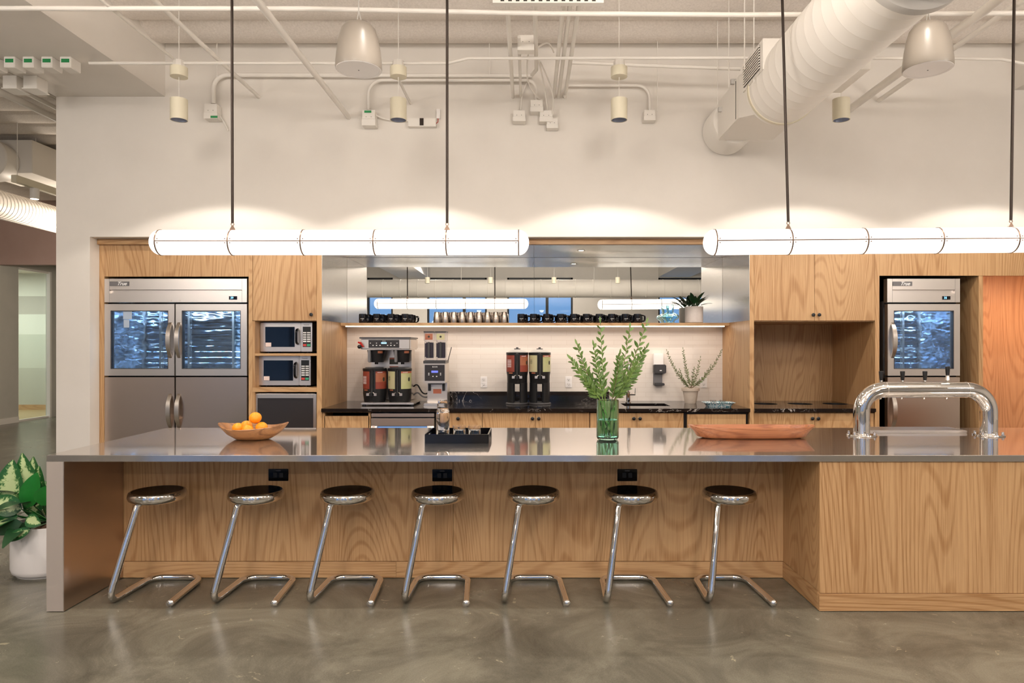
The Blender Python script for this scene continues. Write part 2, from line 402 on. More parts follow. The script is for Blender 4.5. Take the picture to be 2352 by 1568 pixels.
def text(s, size, x, y, z, mat, parent, name='lettering', shear=0, align='CENTER', cyl=None, ex=.0006, bold=0, flat=None):
    """lettering facing -Y; centre at x,z on plane y. cyl=(cx,cy,r) wraps it around an upright cylinder"""
    cu = bpy.data.curves.new('tmp', 'FONT'); cu.body = s; cu.size = size; cu.align_x = align; cu.align_y = 'CENTER'
    cu.extrude = ex; cu.shear = shear; cu.offset = bold; cu.resolution_u = 3
    to = bpy.data.objects.new('tmp', cu); COL.objects.link(to)
    dg = bpy.context.evaluated_depsgraph_get(); dg.update()
    me0 = bpy.data.meshes.new_from_object(to.evaluated_get(dg))
    mb = MB(); vs = []
    for v in me0.vertices:
        px, pz, d = v.co.x, v.co.y, v.co.z
        if cyl:
            cx, cy, r = cyl; a = (x+px-cx)/r; rr = r+d+ex
            vs.append((cx+rr*math.sin(a), cy-rr*math.cos(a), z+pz))
        else: vs.append((x+px, y-d-ex, z+pz))
    mb.add(vs, [tuple(p.vertices) for p in me0.polygons])
    bpy.data.objects.remove(to); bpy.data.curves.remove(cu); bpy.data.meshes.remove(me0)
    return mb.build(name, mat, parent, smooth=False)
ORD = ['first','second','third','fourth','fifth','sixth','seventh','eighth','ninth','tenth','eleventh','twelfth']
def leaf(mb, base, d, nrm, ln, w, fold=.25, curl=.2, n=5, shape=1.0):
    d = Vector(d).normalized(); nrm = Vector(nrm); s = d.cross(nrm)
    s = s.normalized() if s.length > 1e-5 else d.orthogonal().normalized()
    up = s.cross(d).normalized(); vs = []; fs = []; base = Vector(base)
    for i in range(n+1):
        t = i/n; c = base + d*ln*t*(1-.12*curl*t) - up*curl*ln*t*t
        ww = w*(math.sin(PI*min(1, t**shape*.93+.05))**.8)*.5 if 0 < i < n else w*.04
        vs += [c - s*ww + up*ww*fold, c, c + s*ww + up*ww*fold]
    for i in range(n):
        a = i*3; fs += [(a,a+1,a+4,a+3), (a+1,a+2,a+5,a+4)]
    o_ = len(mb.v); mb.add(vs, fs)
    for i in range(n+1): mb.w[o_+i*3+1] = 1.0-.9*abs(i/n-.5)
# ================================================================= SETTING
WY = 6.46; F = 6.6; BK = 7.52; ZC = 4.37
c = lambda u: X(u, F)
ZT = 2.577; ZR = 2.5265
struct(MB().box(-14.5, 8.7, -9.2, 17.4, -.12, 0).build('floor', M['concrete'], origin=(0,0,0), smooth=False))
pts = []; y = -9.2
while y < 17.4:
    k = round((y-6.0)/.46); dy = y-(6.0+k*.46)
    pts.append((y, ZC + .05*math.exp(-(dy/.035)**2) - .018*math.cos(2*PI*dy/.46)*-1)); y += .0115*2
pts += [(17.4, ZC+.3), (-9.2, ZC+.3)]
struct(MB().prism(pts, 0, -14.5, 8.7).build('ceiling', M['deck'], origin=(0,0,0)))
# back wall with the cabinet alcove
w = MB()
w.box(-4.462, -4.143, WY, 7.75, 0, 4.5).box(-4.143, 8.6, WY, 6.585, 2.581, 4.5).box(-4.143, 8.6, 7.62, 7.75, 0, 4.5)
struct(w.build('wall_back', M['wall'], origin=(0,0,0), smooth=False))
struct(MB().box(8.5, 8.7, -9.2, 17.4, 0, 4.5).build('wall_right', M['wall'], smooth=False))
struct(MB().box(-4.462, -3.43, -9.2, WY-.001, 3.907, 4.5).build('trim_1', M['wall'], smooth=False))
struct(MB().box(4.6, 5.7, -9.2, WY-.001, 3.97, 4.5).build('trim_2', M['wall'], smooth=False))
# left side wall with the glazed opening and the room behind it
GX = -10.35
w = MB().box(GX-.12, GX, -9.2, 13.87, 0, 4.6).box(GX-.12, GX, 14.83, 17.4, 0, 4.6).box(GX-.12, GX, 13.87, 14.83, 3.15, 4.6)
struct(w.build('wall_left', M['wallgrey'], smooth=False))
struct(MB().box(GX, GX+.015, -9, 13.87, 0, .115).build('baseboard_left', M['white'], smooth=False))
w = struct(MB().box(GX-.07, GX-.055, 13.9, 14.80, .03, 3.12).build('window_1', M['panec'], smooth=False))
MB().box(GX-.08, GX-.02, 13.87, 13.905, 0, 3.15).box(GX-.08, GX+.01, 14.78, 14.83, 0, 3.15).box(GX-.08, GX-.02, 13.87, 14.83, 0, .04).box(GX-.08, GX-.02, 13.87, 14.83, 3.11, 3.15).build('window_frame', M['white'], w, smooth=False)
struct(MB().box(-14.4, GX-.12, 16.5, 16.6, 0, 4.2).build('wall_mural', M['mural'], origin=(0,0,0), smooth=False))
struct(MB().box(-14.4, -14.3, 11, 16.5, 0, 4.2).build('wall_side_room', M['wall'], smooth=False))
struct(MB().box(-14.3, GX-.12, 16.47, 16.498, 0, .13).build('baseboard_mural', M['oakx'], smooth=False))
struct(MB().box(-14.3, GX-.121, 11, 16.47, 0.001, .01).build('trim_3', M['oakcorr'], smooth=False))
struct(MB().box(-14.3, GX-.121, 11, 16.5, 3.3, 3.4).build('trim_4', M['white'], smooth=False))
struct(MB().box(GX, -4.0, 15.0, 15.2, 0, 4.6).build('wall_far', M['wallgrey'], smooth=False))
struct(MB().box(GX, -3.2, 13.3, 13.45, 3.13, 4.5).build('trim_5', M['wallpink'], smooth=False))
struct(MB().box(-4.4, -4.3, 7.751, 15.0, 0, 4.5).build('wall_corridor', M['wallgrey'], smooth=False))
# the wall behind the photographer with its windows
wins = [(-9.6, -6.5), (-5.65, -4.75), (-3.54, -1.44), (-.72, 1.59), (4.6, 6.8)]
w = MB(); px = -14.5
for a, b in wins: w.box(px, a, -9.2, -9, 0, 4.5).box(a, b, -9.2, -9, 3.95, 4.5).box(a, b, -9.2, -9, 0, .35); px = b
w.box(px, 8.7, -9.2, -9, 0, 4.5)
struct(w.build('wall_front', M['wall'], smooth=False))
for i, (a, b) in enumerate(wins):
    fr = MB().box(a, a+.06, -9.16, -9.04, .35, 3.95).box(b-.06, b, -9.16, -9.04, .35, 3.95).box(a, b, -9.16, -9.04, .35, .41).box(a, b, -9.16, -9.04, 3.85, 3.95)
    if b-a > 1.5: fr.box((a+b)/2-.05+.25, (a+b)/2+.05+.25, -9.16, -9.04, .4, 3.9)
    fr = struct(fr.build('window_%d' % (i+2), M['black'], smooth=False))
    MB().box(a+.05, b-.05, -9.11, -9.10, .4, 3.9).build('window_pane', M['panew'], fr, smooth=False)
# tiled wall of the alcove
struct(MB().box(-1.99, 2.146, BK, 7.6, .9, 1.79).build('wall_tiled', M['tile'], origin=(0,0,0), smooth=False))
struct(MB().box(c(228), 5.9, F-.035, F+.05, ZR, ZT).build('trim_6', M['oakx'], smooth=False))

# ================================================================= CABINETS
def knob(mbx, z, door, y=F):
    k = MB().lathe([(.006,0),(.006,.014),(.0155,.016),(.017,.020),(.017,.026),(.012,.029),(0,.030)], 0, 0, 20)
    k.v = [Vector((mbx+v.x, y-.002-v.z, z+v.y)) for v in k.v]
    return k.build('knob', M['black'], door)
def door(u0, u1, z0, z1, par, mat='oak', ku=None, kv=None, name='door', y=F):
    d = MB().box(c(u0)+.0015, c(u1)-.0015, y, y+.019, z0, z1).build(name, M[mat], par, bev=.001, seg=1)
    if ku: knob(c(ku), Z(kv, F), d, y)
    return d
zH = Z(635, F)
t = thing('fridge_cabinet', 'tall oak surround framing the wide two door fridge', 'cabinet', (c(400), 7, 0))
MB().box(c(228), c(239.5), F, 7.6, 0, ZR).build('side_panel', M['oak'], t, bev=.001, seg=1)
MB().box(c(571), c(579.8), F, 7.6, 0, ZR).build('side_panel', M['oak'], t, bev=.001, seg=1)
MB().box(c(239.5), c(571), F, F+.02, zH, ZR).build('header_panel', M['oak'], t, bev=.001, seg=1)
MB().box(c(239.5), c(571), F+.02, 7.6, zH+.05, zH+.07).build('top_board', M['dark'], t)

t = thing('microwave_cabinet', 'tall oak cabinet holding the two microwaves', 'cabinet', (c(655), 7, 0))
MB().box(c(580), c(585.5), F+.0, 7.5, .08, Z(737, F)).build('side_panel', M['oak'], t, bev=.001, seg=1)
MB().box(c(727.5), c(739), F, 7.6, 0, ZR).build('side_panel', M['oak'], t, bev=.001, seg=1)
MB().box(c(585.5), c(727.5), 7.40, 7.42, .08, Z(737, F)).build('back_panel', M['oak'], t)
door(580.3, 727.5, Z(736, F), ZR-.002, t, ku=716.5, kv=722.5)
MB().box(c(580), c(727.5), F+.02, 7.5, Z(737, F), Z(736, F)+.015).build('shelf', M['oakx'], t)
MB().box(c(585.5), c(727.5), F, 7.4, Z(817, F), Z(811.5, F)).build('shelf', M['oakx'], t, bev=.001, seg=1)
MB().box(c(580), c(727.5), F-.002, 7.4, Z(900, F), Z(890, F)).build('shelf', M['oakx'], t, bev=.001, seg=1)
MB().box(c(580), c(727.5), F+.25, 7.4, 0, .08).build('plinth', M['dark'], t)

# alcove lining
MB().box(c(739)+.0005, c(739)+.003, F+.002, BK-.004, 1.797, ZR-.005).build('steel_cladding', M['steelv'], smooth=False)
tag(bpy.data.objects['steel_cladding'], 'brushed steel sheet lining the left side of the alcove above the shelf', 'panel')
tag(MB().box(c(1722)-.003, c(1722)-.0005, F+.002, BK-.004, 1.797, ZR-.005).build('steel_cladding', M['steelv'], smooth=False), 'brushed steel sheet lining the right side of the alcove above the shelf', 'panel')
xm = X(1227, 7.52)
s1 = tag(MB().box(c(739)+.001, X(1227, F)-.001, F, BK-.004, ZR-.004, ZR-.0005).build('soffit_panel', M['steelv'], smooth=False), 'left half of the brushed steel alcove soffit above the mugs', 'panel')
s2 = tag(MB().box(X(1227, F)+.001, c(1722)-.001, F, BK-.004, ZR-.004, ZR-.0005).build('soffit_panel', M['steelv'], smooth=False), 'right half of the brushed steel alcove soffit, holding a small round downlight', 'panel')
dl = thing('recessed_downlight', 'small round downlight in the steel soffit of the alcove', 'light', (X(1335, 6.95), 6.95, ZR-.01))
MB().ring((X(1335, 6.95), 6.95, ZR-.006), .026, .042, 2, .004).build('trim_ring', M['whitep'], dl)
MB().cyl((X(1335, 6.95), 6.95, ZR-.0065), (X(1335, 6.95), 6.95, ZR-.0045), .025).build('lens', M['litlens'], dl)
tag(MB().box(c(739)+.004, xm-.0012, BK-.004, BK+.02, 1.7965, ZR-.006).build('mirror_panel', M['mirror'], smooth=False), 'left mirror sheet behind the steel cups, above the oak shelf', 'mirror')
tag(MB().box(xm+.0012, c(1722)-.004, BK-.004, BK+.02, 1.7965, ZR-.006).build('mirror_panel', M['mirror'], smooth=False), 'right mirror sheet behind the small leafy pot, above the oak shelf', 'mirror')
# shelf
SZ = 1.795; SY = 7.26
t = thing('oak_shelf', 'long oak shelf with mugs and a glowing light strip underneath', 'shelf', (.08, 7.4, SZ-.04))
MB().box(c(739)+.001, c(1722)-.001, SY, BK-.005, SZ-.032, SZ).build('board', M['oakx'], t, bev=.0015, seg=1)
MB().box(c(739)+.05, c(1722)-.05, SY+.012, SY+.030, SZ-.041, SZ-.0325).build('light_strip', M['led'], t)

# right tall unit
t = thing('overhead_cupboard', 'oak double door cupboard above the waste bin niche', 'cabinet', (c(1870), 7, Z(737, F)))
MB().box(c(1732), c(2010), F+.02, 7.6, Z(738, F), ZR-.001).build('body', M['oak'], t)
door(1732, 1871, Z(736, F), ZR-.002, t, ku=1866, kv=723)
door(1871, 2010, Z(736, F), ZR-.002, t, ku=1879.5, kv=723)
t = thing('niche_surround', 'oak upright panels and backing around the waste bin niche', 'cabinet', (c(1870), 7, 0))
MB().box(c(1722), c(1732), F, 7.6, 0, ZR-.001).build('side_panel', M['oak'], t, bev=.001, seg=1)
MB().box(c(2010), c(2020), F, 7.6, 0, ZR-.001).build('side_panel', M['oak'], t, bev=.001, seg=1)
MB().box(c(1732)+.001, c(2010)-.001, BK, BK+.02, .945, Z(738, F)-.001).build('back_panel', M['oak'], t)
t = thing('fridge_bay', 'oak bay with header around the single door fridge', 'cabinet', (c(2140), 7, 0))
MB().box(c(2020)+.001, c(2352)+1.1, F, F+.02, Z(633, F), ZR-.001).build('header_panel', M['oak'], t, bev=.001, seg=1)
MB().box(c(2248), c(2258), F, 7.6, 0, Z(633, F)-.001).box(c(2248), c(2258), F+.021, 7.6, Z(633, F)-.001, ZR-.001).build('side_panel', M['oak'], t, bev=.001, seg=1)
MB().box(c(2020)+.001, c(2248), 7.58, 7.6, 0, Z(633, F)).build('back_panel', M['dark'], t)
MB().box(c(2020)+.001, c(2248), F+.02, 7.6, Z(630, F), Z(627, F)).build('top_board', M['dark'], t)
t = thing('lit_niche', 'open oak niche lit reddish from above beside the single door fridge', 'cabinet', (5.0, 7, 0))
nx0, nx1 = c(2258)+.001, 5.9
MB().box(nx0, nx1, 7.38, 7.40, 0, Z(615, F)-.001).build('back_panel', M['oakniche'], t)
MB().box(nx1, nx1+.02, F, 7.4, 0, Z(633, F)).build('side_panel', M['oakniche'], t)
MB().box(nx0, nx1, F+.021, 7.4, Z(615, F), Z(608, F)-.001).build('top_board', M['oakniche'], t)
MB().box(nx0+.02, nx1-.02, F+.03, F+.045, Z(615, F)-.008, Z(615, F)-.0005).build('light_strip', M['led'], t)

# base units
CT = .945; CB = .912
def base_unit(name, label, u0, u1, doors, cat='cabinet', zt=CB-.001):
    t = thing(name, label, cat, ((c(u0)+c(u1))/2, 7, 0))
    MB().box(c(u0)+.001, c(u1)-.001, F+.04, 7.5, .1, zt).build('body', M['oak'], t)
    MB().box(c(u0)+.001, c(u1)-.001, F+.1, 7.5, 0, .1).build('plinth', M['dark'], t)
    for (a, b, ku) in doors: door(a, b, .11, Z(948.5, F), t, ku=ku, kv=961, y=F+.02)
    return t
t = thing('base_cabinet', 'oak base cabinet with a dark open slot, under the left counter end', 'cabinet', (c(795), 7, 0))
MB().box(c(739)+.001, c(745), F+.02, 7.5, 0, CB-.001).box(c(845), c(850)-.001, F+.02, 7.5, 0, CB-.001).box(c(745), c(845), F+.02, F+.04, Z(947.5, F), CB-.001).build('side_panel', M['oak'], t)
MB().box(c(745), c(845), F+.3, F+.32, .7, CB-.002).build('slot_back', M['dark'], t)
door(743, 847.5, .11, Z(955.5, F), t, y=F+.02)
base_unit('base_cabinet', 'oak base cabinet with a single knob, right of the undercounter cooler', 1000, 1107, [(1002, 1107, 1052)])
base_unit('base_cabinet', 'oak double door base cabinet below the two tall coffee dispensers', 1107, 1355, [(1107.5, 1230, 1223), (1230, 1354.5, 1237.5)])
base_unit('base_cabinet', 'oak double door base cabinet below the sink, behind the green vase', 1355, 1572, [(1355.5, 1463, 1456), (1463, 1571.5, 1470)], zt=.735)
t = thing('dishwasher', 'oak fronted dishwasher in a black reveal, under the right counter end', 'dishwasher', (c(1647), 7, 0))
MB().box(c(1573.5), c(1721), F+.05, 7.4, .02, CB-.008).build('body', M['black'], t)
MB().box(c(1579.5), c(1714), F+.012, F+.049, .1, Z(951.5, F)).build('front_panel', M['oak'], t, bev=.001, seg=1)
base_unit('base_cabinet', 'oak double door base cabinet below the three round bin holes', 1732, 2010, [(1732.5, 1873, 1866), (1873, 2009.5, 1879.5)])
# undercounter glass cooler
t = thing('undercounter_cooler', 'stainless undercounter cooler with a glass door, below the coffee brewer', 'cooler', (c(924), 7, 0))
cx0, cx1 = c(851.5), c(997.5)
MB().box(cx0, cx1, F+.09, 7.3, .03, CB-.004).build('body', M['black'], t)
MB().box(cx0+.003, cx1-.003, F+.01, F+.085, Z(957.5, F), Z(949.5, F)).build('grille', M['steel'], t, bev=.002)
zz = Z(960.5, F); d0, d1 = c(866), c(981); wz = Z(978, F)
d = MB().box(cx0+.003, cx1-.003, F, F+.05, wz, zz).box(cx0+.003, d0, F, F+.05, .12, wz).box(d1, cx1-.003, F, F+.05, .12, wz).box(d0, d1, F, F+.05, .12, .2).build('door', M['steel'], t, bev=.001, seg=1)
MB().box(d0, d1, F+.02, F+.025, .2, wz).build('glass', M['pane'], d, smooth=False)
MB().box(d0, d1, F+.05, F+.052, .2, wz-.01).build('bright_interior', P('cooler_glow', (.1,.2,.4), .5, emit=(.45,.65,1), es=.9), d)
MB().box(c(855), c(861), F-.003, F, Z(984, F), Z(977.5, F)).build('sticker', M['sticker'], d)

# black marble worktops
sx0, sx1, sy0, sy1 = X(1432, 6.95), X(1536, 6.95), 6.86, 7.18
t = MB()
X0, X1 = c(739)+.001, c(1722)-.001
t.box(X0, sx0, F-.02, BK-.001, CB, CT).box(sx1, X1, F-.02, BK-.001, CB, CT).box(sx0, sx1, F-.02, sy0, CB, CT).box(sx0, sx1, sy1, BK-.001, CB, CT)
t = t.build('worktop', M['marble'], origin=(0,0,0), smooth=False)
tag(t, 'long black marble worktop with white veins along the tiled wall', 'worktop')
MB().box(X(1030, 7.45), X(1400, 7.45), BK-.05, BK-.001, CT, Z(899, 7.47)).build('upstand', M['marble'], t, bev=.002)
t2 = thing('sink', 'undermount sink cut into the black worktop, right of the green vase', 'sink', ((sx0+sx1)/2, 7.02, .75))
MB().box(sx0-.01, sx1+.01, sy0-.01, sy1+.01, .74, .75).box(sx0-.012, sx0-.001, sy0-.01, sy1+.01, .75, CB-.001).box(sx1+.001, sx1+.012, sy0-.01, sy1+.01, .75, CB-.001).box(sx0, sx1, sy0-.012, sy0-.001, .75, CB-.001).box(sx0, sx1, sy1+.001, sy1+.012, .75, CB-.001).build('basin', M['charcoal'], t2)
# worktop with three bin holes: strip mesh with round cut-outs
def holed(x0, x1, y0, y1, holes, r, z0, z1):
    mb = MB(); n = 40
    xs = [x0]+[(holes[i][0]+holes[i+1][0])/2 for i in range(len(holes)-1)]+[x1]
    for i, (hx, hy) in enumerate(holes):
        a0, a1 = xs[i], xs[i+1]
        outer = []; inner = []
        for k in range(n):
            a = 2*PI*k/n; ca, sa = math.cos(a), math.sin(a)
            tx = ((a1-hx)/ca) if ca > 1e-9 else ((a0-hx)/ca if ca < -1e-9 else 1e9)
            ty = ((y1-hy)/sa) if sa > 1e-9 else ((y0-hy)/sa if sa < -1e-9 else 1e9)
            q = min(tx, ty); outer.append((hx+ca*q, hy+sa*q)); inner.append((hx+ca*r, hy+sa*r))
        # snap the nearest rays to the rectangle corners
        for cxn in ((a0,y0),(a1,y0),(a1,y1),(a0,y1)):
            j = min(range(n), key=lambda q: (outer[q][0]-cxn[0])**2+(outer[q][1]-cxn[1])**2); outer[j] = cxn
        vs = [(p[0],p[1],z) for z in (z0,z1) for p in outer]+[(p[0],p[1],z) for z in (z0,z1) for p in inner]
        fs = []
        for k in range(n):
            k2 = (k+1) % n
            fs += [(n+k, n+k2, 3*n+k2, 3*n+k), (k, 2*n+k, 2*n+k2, k2), (2*n+k, 3*n+k, 3*n+k2, 2*n+k2), (k, k2, n+k2, n+k)]
        mb.add(vs, fs)
    return mb
hy = YF(927, CT)
holes = [(X(u, hy), hy) for u in (1757, 1838, 1918)]
t = holed(c(1732)+.001, c(2010)-.001, F-.02, BK-.001, holes, .125, CB, CT).build('worktop', M['marble'], origin=(0,0,0))
tag(t, 'short black marble worktop with three round holes in the oak niche', 'worktop')
for i, (hx, hy_) in enumerate(holes):
    MB().lathe([(.1245,CB-.0),(.1245,CT-.002),(.121,CT-.002),(.121,CB-.0)], hx, hy_, 36).build('hole_liner', M['black'], t)
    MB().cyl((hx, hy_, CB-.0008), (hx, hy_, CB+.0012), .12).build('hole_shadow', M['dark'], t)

# ================================================================= REFRIGERATORS
def bow_handle(x, zc_, h, par, mat='steelwarm'):
    mb = MB(); pts = []; n = 14
    for i in range(n+1):
        t = i/n*2-1; pts.append((t*h/2, .055*(1-abs(t)**2.6)))
    for i in range(n):
        (a, da), (b, db) = pts[i], pts[i+1]; wd = lambda q: .021-.007*abs(q/(h/2))**2
        wa, wb = wd(a), wd(b)
        vs = [(x-wa, F-.001-da, zc_+a), (x+wa, F-.001-da, zc_+a), (x+wb, F-.001-db, zc_+b), (x-wb, F-.001-db, zc_+b)]
        vs += [(p[0], p[1]+.012, p[2]) for p in vs]
        mb.add(vs, [(0,1,2,3),(7,6,5,4),(0,3,7,4),(1,5,6,2)]+([(0,4,5,1)] if i == 0 else [])+([(3,2,6,7)] if i == n-1 else []))
    return mb.build('handle', M[mat], par, ang=60)
def fridge(label, u0, u1, doors, digits, split=None, dark=False):
    x0, x1 = c(u0), c(u1); zb, zt = .12, Z(638, F)
    t = thing('refrigerator', label, 'refrigerator', ((x0+x1)/2, 7, 0))
    zu0, zu1, zl1 = Z(862.5, F), Z(698, F), Z(866, F)
    st = M['steel']
    b = MB().box(x0, x0+.03, F+.07, 7.45, zb, zt).box(x1-.03, x1, F+.07, 7.45, zb, zt).box(x0, x1, 7.42, 7.45, zb, zt)
    b.box(x0, x1, F+.07, 7.45, zt-.22, zt).box(x0, x1, F+.07, 7.45, zb, zu0+.0).build('body', M['charcoal'], t)
    MB().box(x0+.05, x1-.05, F+.15, 7.35, 0, zb).build('plinth', M['dark'], t)
    # lining seen through the glass
    ln = MB().box(x0+.031, x1-.031, 7.40, 7.418, zu0+.005, zt-.222)
    for k in range(8):
        zz = zu0+.10+k*.062; ln.tube([(x0+.04, 7.398, zz), (x1-.04, 7.398, zz)], .007, 8)  # added ridges, shaped to give the bright horizontal reflection lines
    ln.box(x0+.031, x0+.034, F+.09, 7.4, zu0+.005, zt-.222).box(x1-.034, x1-.031, F+.09, 7.4, zu0+.005, zt-.222).box(x0+.03, x1-.03, F+.09, 7.4, zu0+.001, zu0+.006)
    ln.build('lining', M['liner'], t)
    pil = [x0+.12, x1-.12] + ([(x0+x1)/2-.26, (x0+x1)/2+.22] if split else [x0+.2])
    for q in pil: MB().box(q-.010, q+.010, 7.375, 7.397, zu0+.01, zt-.23).build('shelf_rail', M['steelwarm'], t)
    for q in ([x1-.05, (x0+x1)/2+.01] if split else [x0+.05]):
        MB().box(q-.006, q+.006, F+.10, F+.112, zu0+.03, zt-.26).build('interior_light', M['coolled'], t)
    g_ = MB().box(x0, x1, F+.061, F+.0695, zu1-.03, Z(694, F)-.001+.0).box(x0, x1, F+.061, F+.0695, zu0-.03, zu0+.02)
    if split: g_.box((x0+x1)/2-.03, (x0+x1)/2+.03, F+.061, F+.0695, .2, zu1)
    g_.build('gap_light_block', M['dark'], t, smooth=False)  # dark strips added to block interior light at the door gaps
    # header
    zh0, zh1 = Z(694, F), Z(640, F); zs0, zs1 = Z(673.5, F), Z(665, F)
    h = MB().box(x0, x1, F+.03, F+.069, zh0, zh1).box(x0, x1, F, F+.03, zs1, zh1).box(x0, x1, F, F+.03, zh0, zs0).box(x0, x0+.048, F, F+.03, zs0, zs1).box(x1-.048, x1, F, F+.03, zs0, zs1).build('header', st, t, smooth=False)
    MB().box(x0+.0475, x0+.049, F-.0008, F, zh0, zh1).box(x1-.049, x1-.0475, F-.0008, F, zh0, zh1).build('seam', M['grey'], h)
    bx = x0+.05; bw = .19
    pl = MB().box(bx, bx+bw, F-.004, F-.0005, Z(656.5, F), Z(646.5, F)).build('badge', M['grey'], t, bev=.002)
    text('True', .047, bx+bw*.62, F-.004, Z(651.5, F), M['ink'], pl, shear=.45, bold=.0008)
    dx = x1-.048-.085
    dp = MB().box(dx-.039, dx+.039, F-.003, F-.0005, Z(688, F), Z(680, F)).build('display', M['blackgloss'], t)
    text(digits, .030, dx-.010, F-.003, Z(684, F), M['lcd'], dp, name='digits')
    for a, b, hu, side in doors:
        xa, xb = c(a), c(b); wl, wr = xa+.059, xb-.059; wb, wt = Z(847, F), Z(713, F)
        d = MB().box(xa, wl, F, F+.06, zu0, zu1).box(wr, xb, F, F+.06, zu0, zu1).box(wl, wr, F, F+.06, zu0, wb).box(wl, wr, F, F+.06, wt, zu1).build('door', st, t, smooth=False, )
        d['label'] = 'glass door'
        MB().box(wl, wl+.006, F-.001, F+.05, wb, wt).box(wr-.006, wr, F-.001, F+.05, wb, wt).box(wl, wr, F-.001, F+.05, wb, wb+.006).box(wl, wr, F-.001, F+.05, wt-.006, wt).build('gasket', M['charcoal'], d)
        MB().box(wl+.006, wr-.006, F+.012, F+.016, wb+.006, wt-.006).build('glass', M['pane'], d, smooth=False)
        bow_handle(c(hu), Z(781, F), .345, d)
        d2 = MB().box(xa, xb, F, F+.06, .2, zl1).build('lower_door', M['steeldk'], t, bev=.003)
        bow_handle(c(hu), Z(943, F), .33, d2)
    return t, x0, x1, zu0, zt
fr, *_ = fridge('wide stainless refrigerator with two glass upper doors', 240, 567, [(240, 400.5, 391.5, 1), (403.5, 567, 411.5, -1)], '39', split=True)
for u in (392.5, 413): MB().cyl((c(u), F-.004, Z(690, F)), (c(u), F, Z(690, F)), .010, seg=14).build('lock', M['steelwarm'], fr)
ns = MB().box(c(282), c(302), F+.0065, F+.0075, Z(733, F), Z(714.5, F)).box(c(283), c(296), F+.0065, F+.0075, Z(752, F), Z(734, F)).build('paper_notice', M['notice'], fr)
fr2, *_ = fridge('narrow stainless refrigerator with one glass upper door', 2038, 2205, [(2039, 2205, 2050, -1)], '35')

# ================================================================= MICROWAVES
def microwave(label, u0, v0, v1, Ym):
    k = lambda u: X(u, Ym); x0 = k(u0); W_ = .512; x1 = x0+W_; z0, z1 = Z(v1, Ym), Z(v0, Ym); h = z1-z0
    t = thing('microwave', label, 'microwave', ((x0+x1)/2, Ym+.2, z0-.015))
    MB().box(x0+.006, x1+.0, Ym+.02, Ym+.40, z0, z1).build('body', M['charcoal'], t, bev=.004)
    for fx in (x0+.06, x1-.06):
        for fy in (Ym+.06, Ym+.36): MB().cyl((fx, fy, z0-.016), (fx, fy, z0+.001), .014, seg=12).build('foot', M['black'], t)
    xd = x0+W_*.785
    d = MB().box(x0, xd-.002, Ym, Ym+.019, z0, z1).build('door', M['steel'], t, bev=.004)
    MB().box(x0+W_*.10, x0+W_*.665, Ym-.0018, Ym-.0003, z0+h*.16, z1-h*.145).build('window', M['mwglass'], d, bev=.001)
    MB().box(x0+W_*.105, x0+W_*.215, Ym-.0028, Ym-.0019, z0+h*.17, z0+h*.31).build('sticker', M['sticker'], d)
    hx = x0+W_*.725; pts = [(hx, Ym, z0+h*.27), (hx, Ym-.045, z0+h*.30), (hx, Ym-.045, z0+h*.74), (hx, Ym, z0+h*.77)]
    MB().tube(fillet(pts, .03, 6), .0115, 12).build('handle', M['blackgloss'], d)
    p = MB().box(xd, x1, Ym, Ym+.019, z0, z1).build('control_panel', M['steel'], t, bev=.003)
    q0, q1 = xd+.018, x1-.014
    MB().box(q0, q1, Ym-.0015, Ym-.0003, z0+h*.16, z1-h*.14).build('keypad', M['black'], p)
    kb = MB()
    for r_ in range(5):
        for cc in range(2): kb.box(q0+.004+cc*(q1-q0)/2, q0+(cc+1)*(q1-q0)/2-.003, Ym-.003, Ym-.0016, z0+h*(.33+r_*.075), z0+h*(.33+r_*.075)+h*.045)
    kb.build('keys', M['ink'], p)
    MB().box(q0+.004, (q0+q1)/2-.003, Ym-.003, Ym-.0016, z0+h*.19, z0+h*.26).build('stop_key', M['redbtn'], p)
    MB().box((q0+q1)/2+.003, q1-.004, Ym-.003, Ym-.0016, z0+h*.19, z0+h*.26).build('start_key', M['grnbtn'], p)
    text('Panasonic', .0135, (xd+x1)/2, Ym-.0003, z1-h*.075, M['inkdk'], p)
    return t
shz = Z(811.5, F)
microwave('upper stainless microwave reflecting blue in its dark window, on the top shelf', 597.5, 739.5, 806, 6.72)
m2 = microwave('lower stainless microwave directly under the other one', 593.5, 817.5, 884.5, 6.70)
for o in bpy.data.objects:
    if o.name.startswith('microwave') and o.parent is None and o.type == 'EMPTY' and o.get('category') == 'microwave':
        tgt = Z(811.5, F) if 'upper' in o['label'] else Z(890, F)
        o.location.z += tgt+.001 - (ORG[o].z - .001)
t = thing('warming_oven', 'dark fronted oven with polished steel frame below the microwaves', 'oven', (c(654), 7, 0))
MB().box(c(587), c(722), F+.07, 7.3, .09, Z(906, F)).build('body', M['charcoal'], t)
d = MB().box(c(583), c(589.5), F+.02, F+.069, .15, Z(905, F)).box(c(718), c(725), F+.02, F+.069, .15, Z(905, F)).box(c(589.5), c(718), F+.02, F+.069, Z(914.5, F), Z(905, F)).build('door_frame', M['steelwarm'], t, bev=.003)
MB().box(c(589.5), c(718), F+.032, F+.068, .15, Z(914.5, F)).build('door_panel', M['screen'], t)
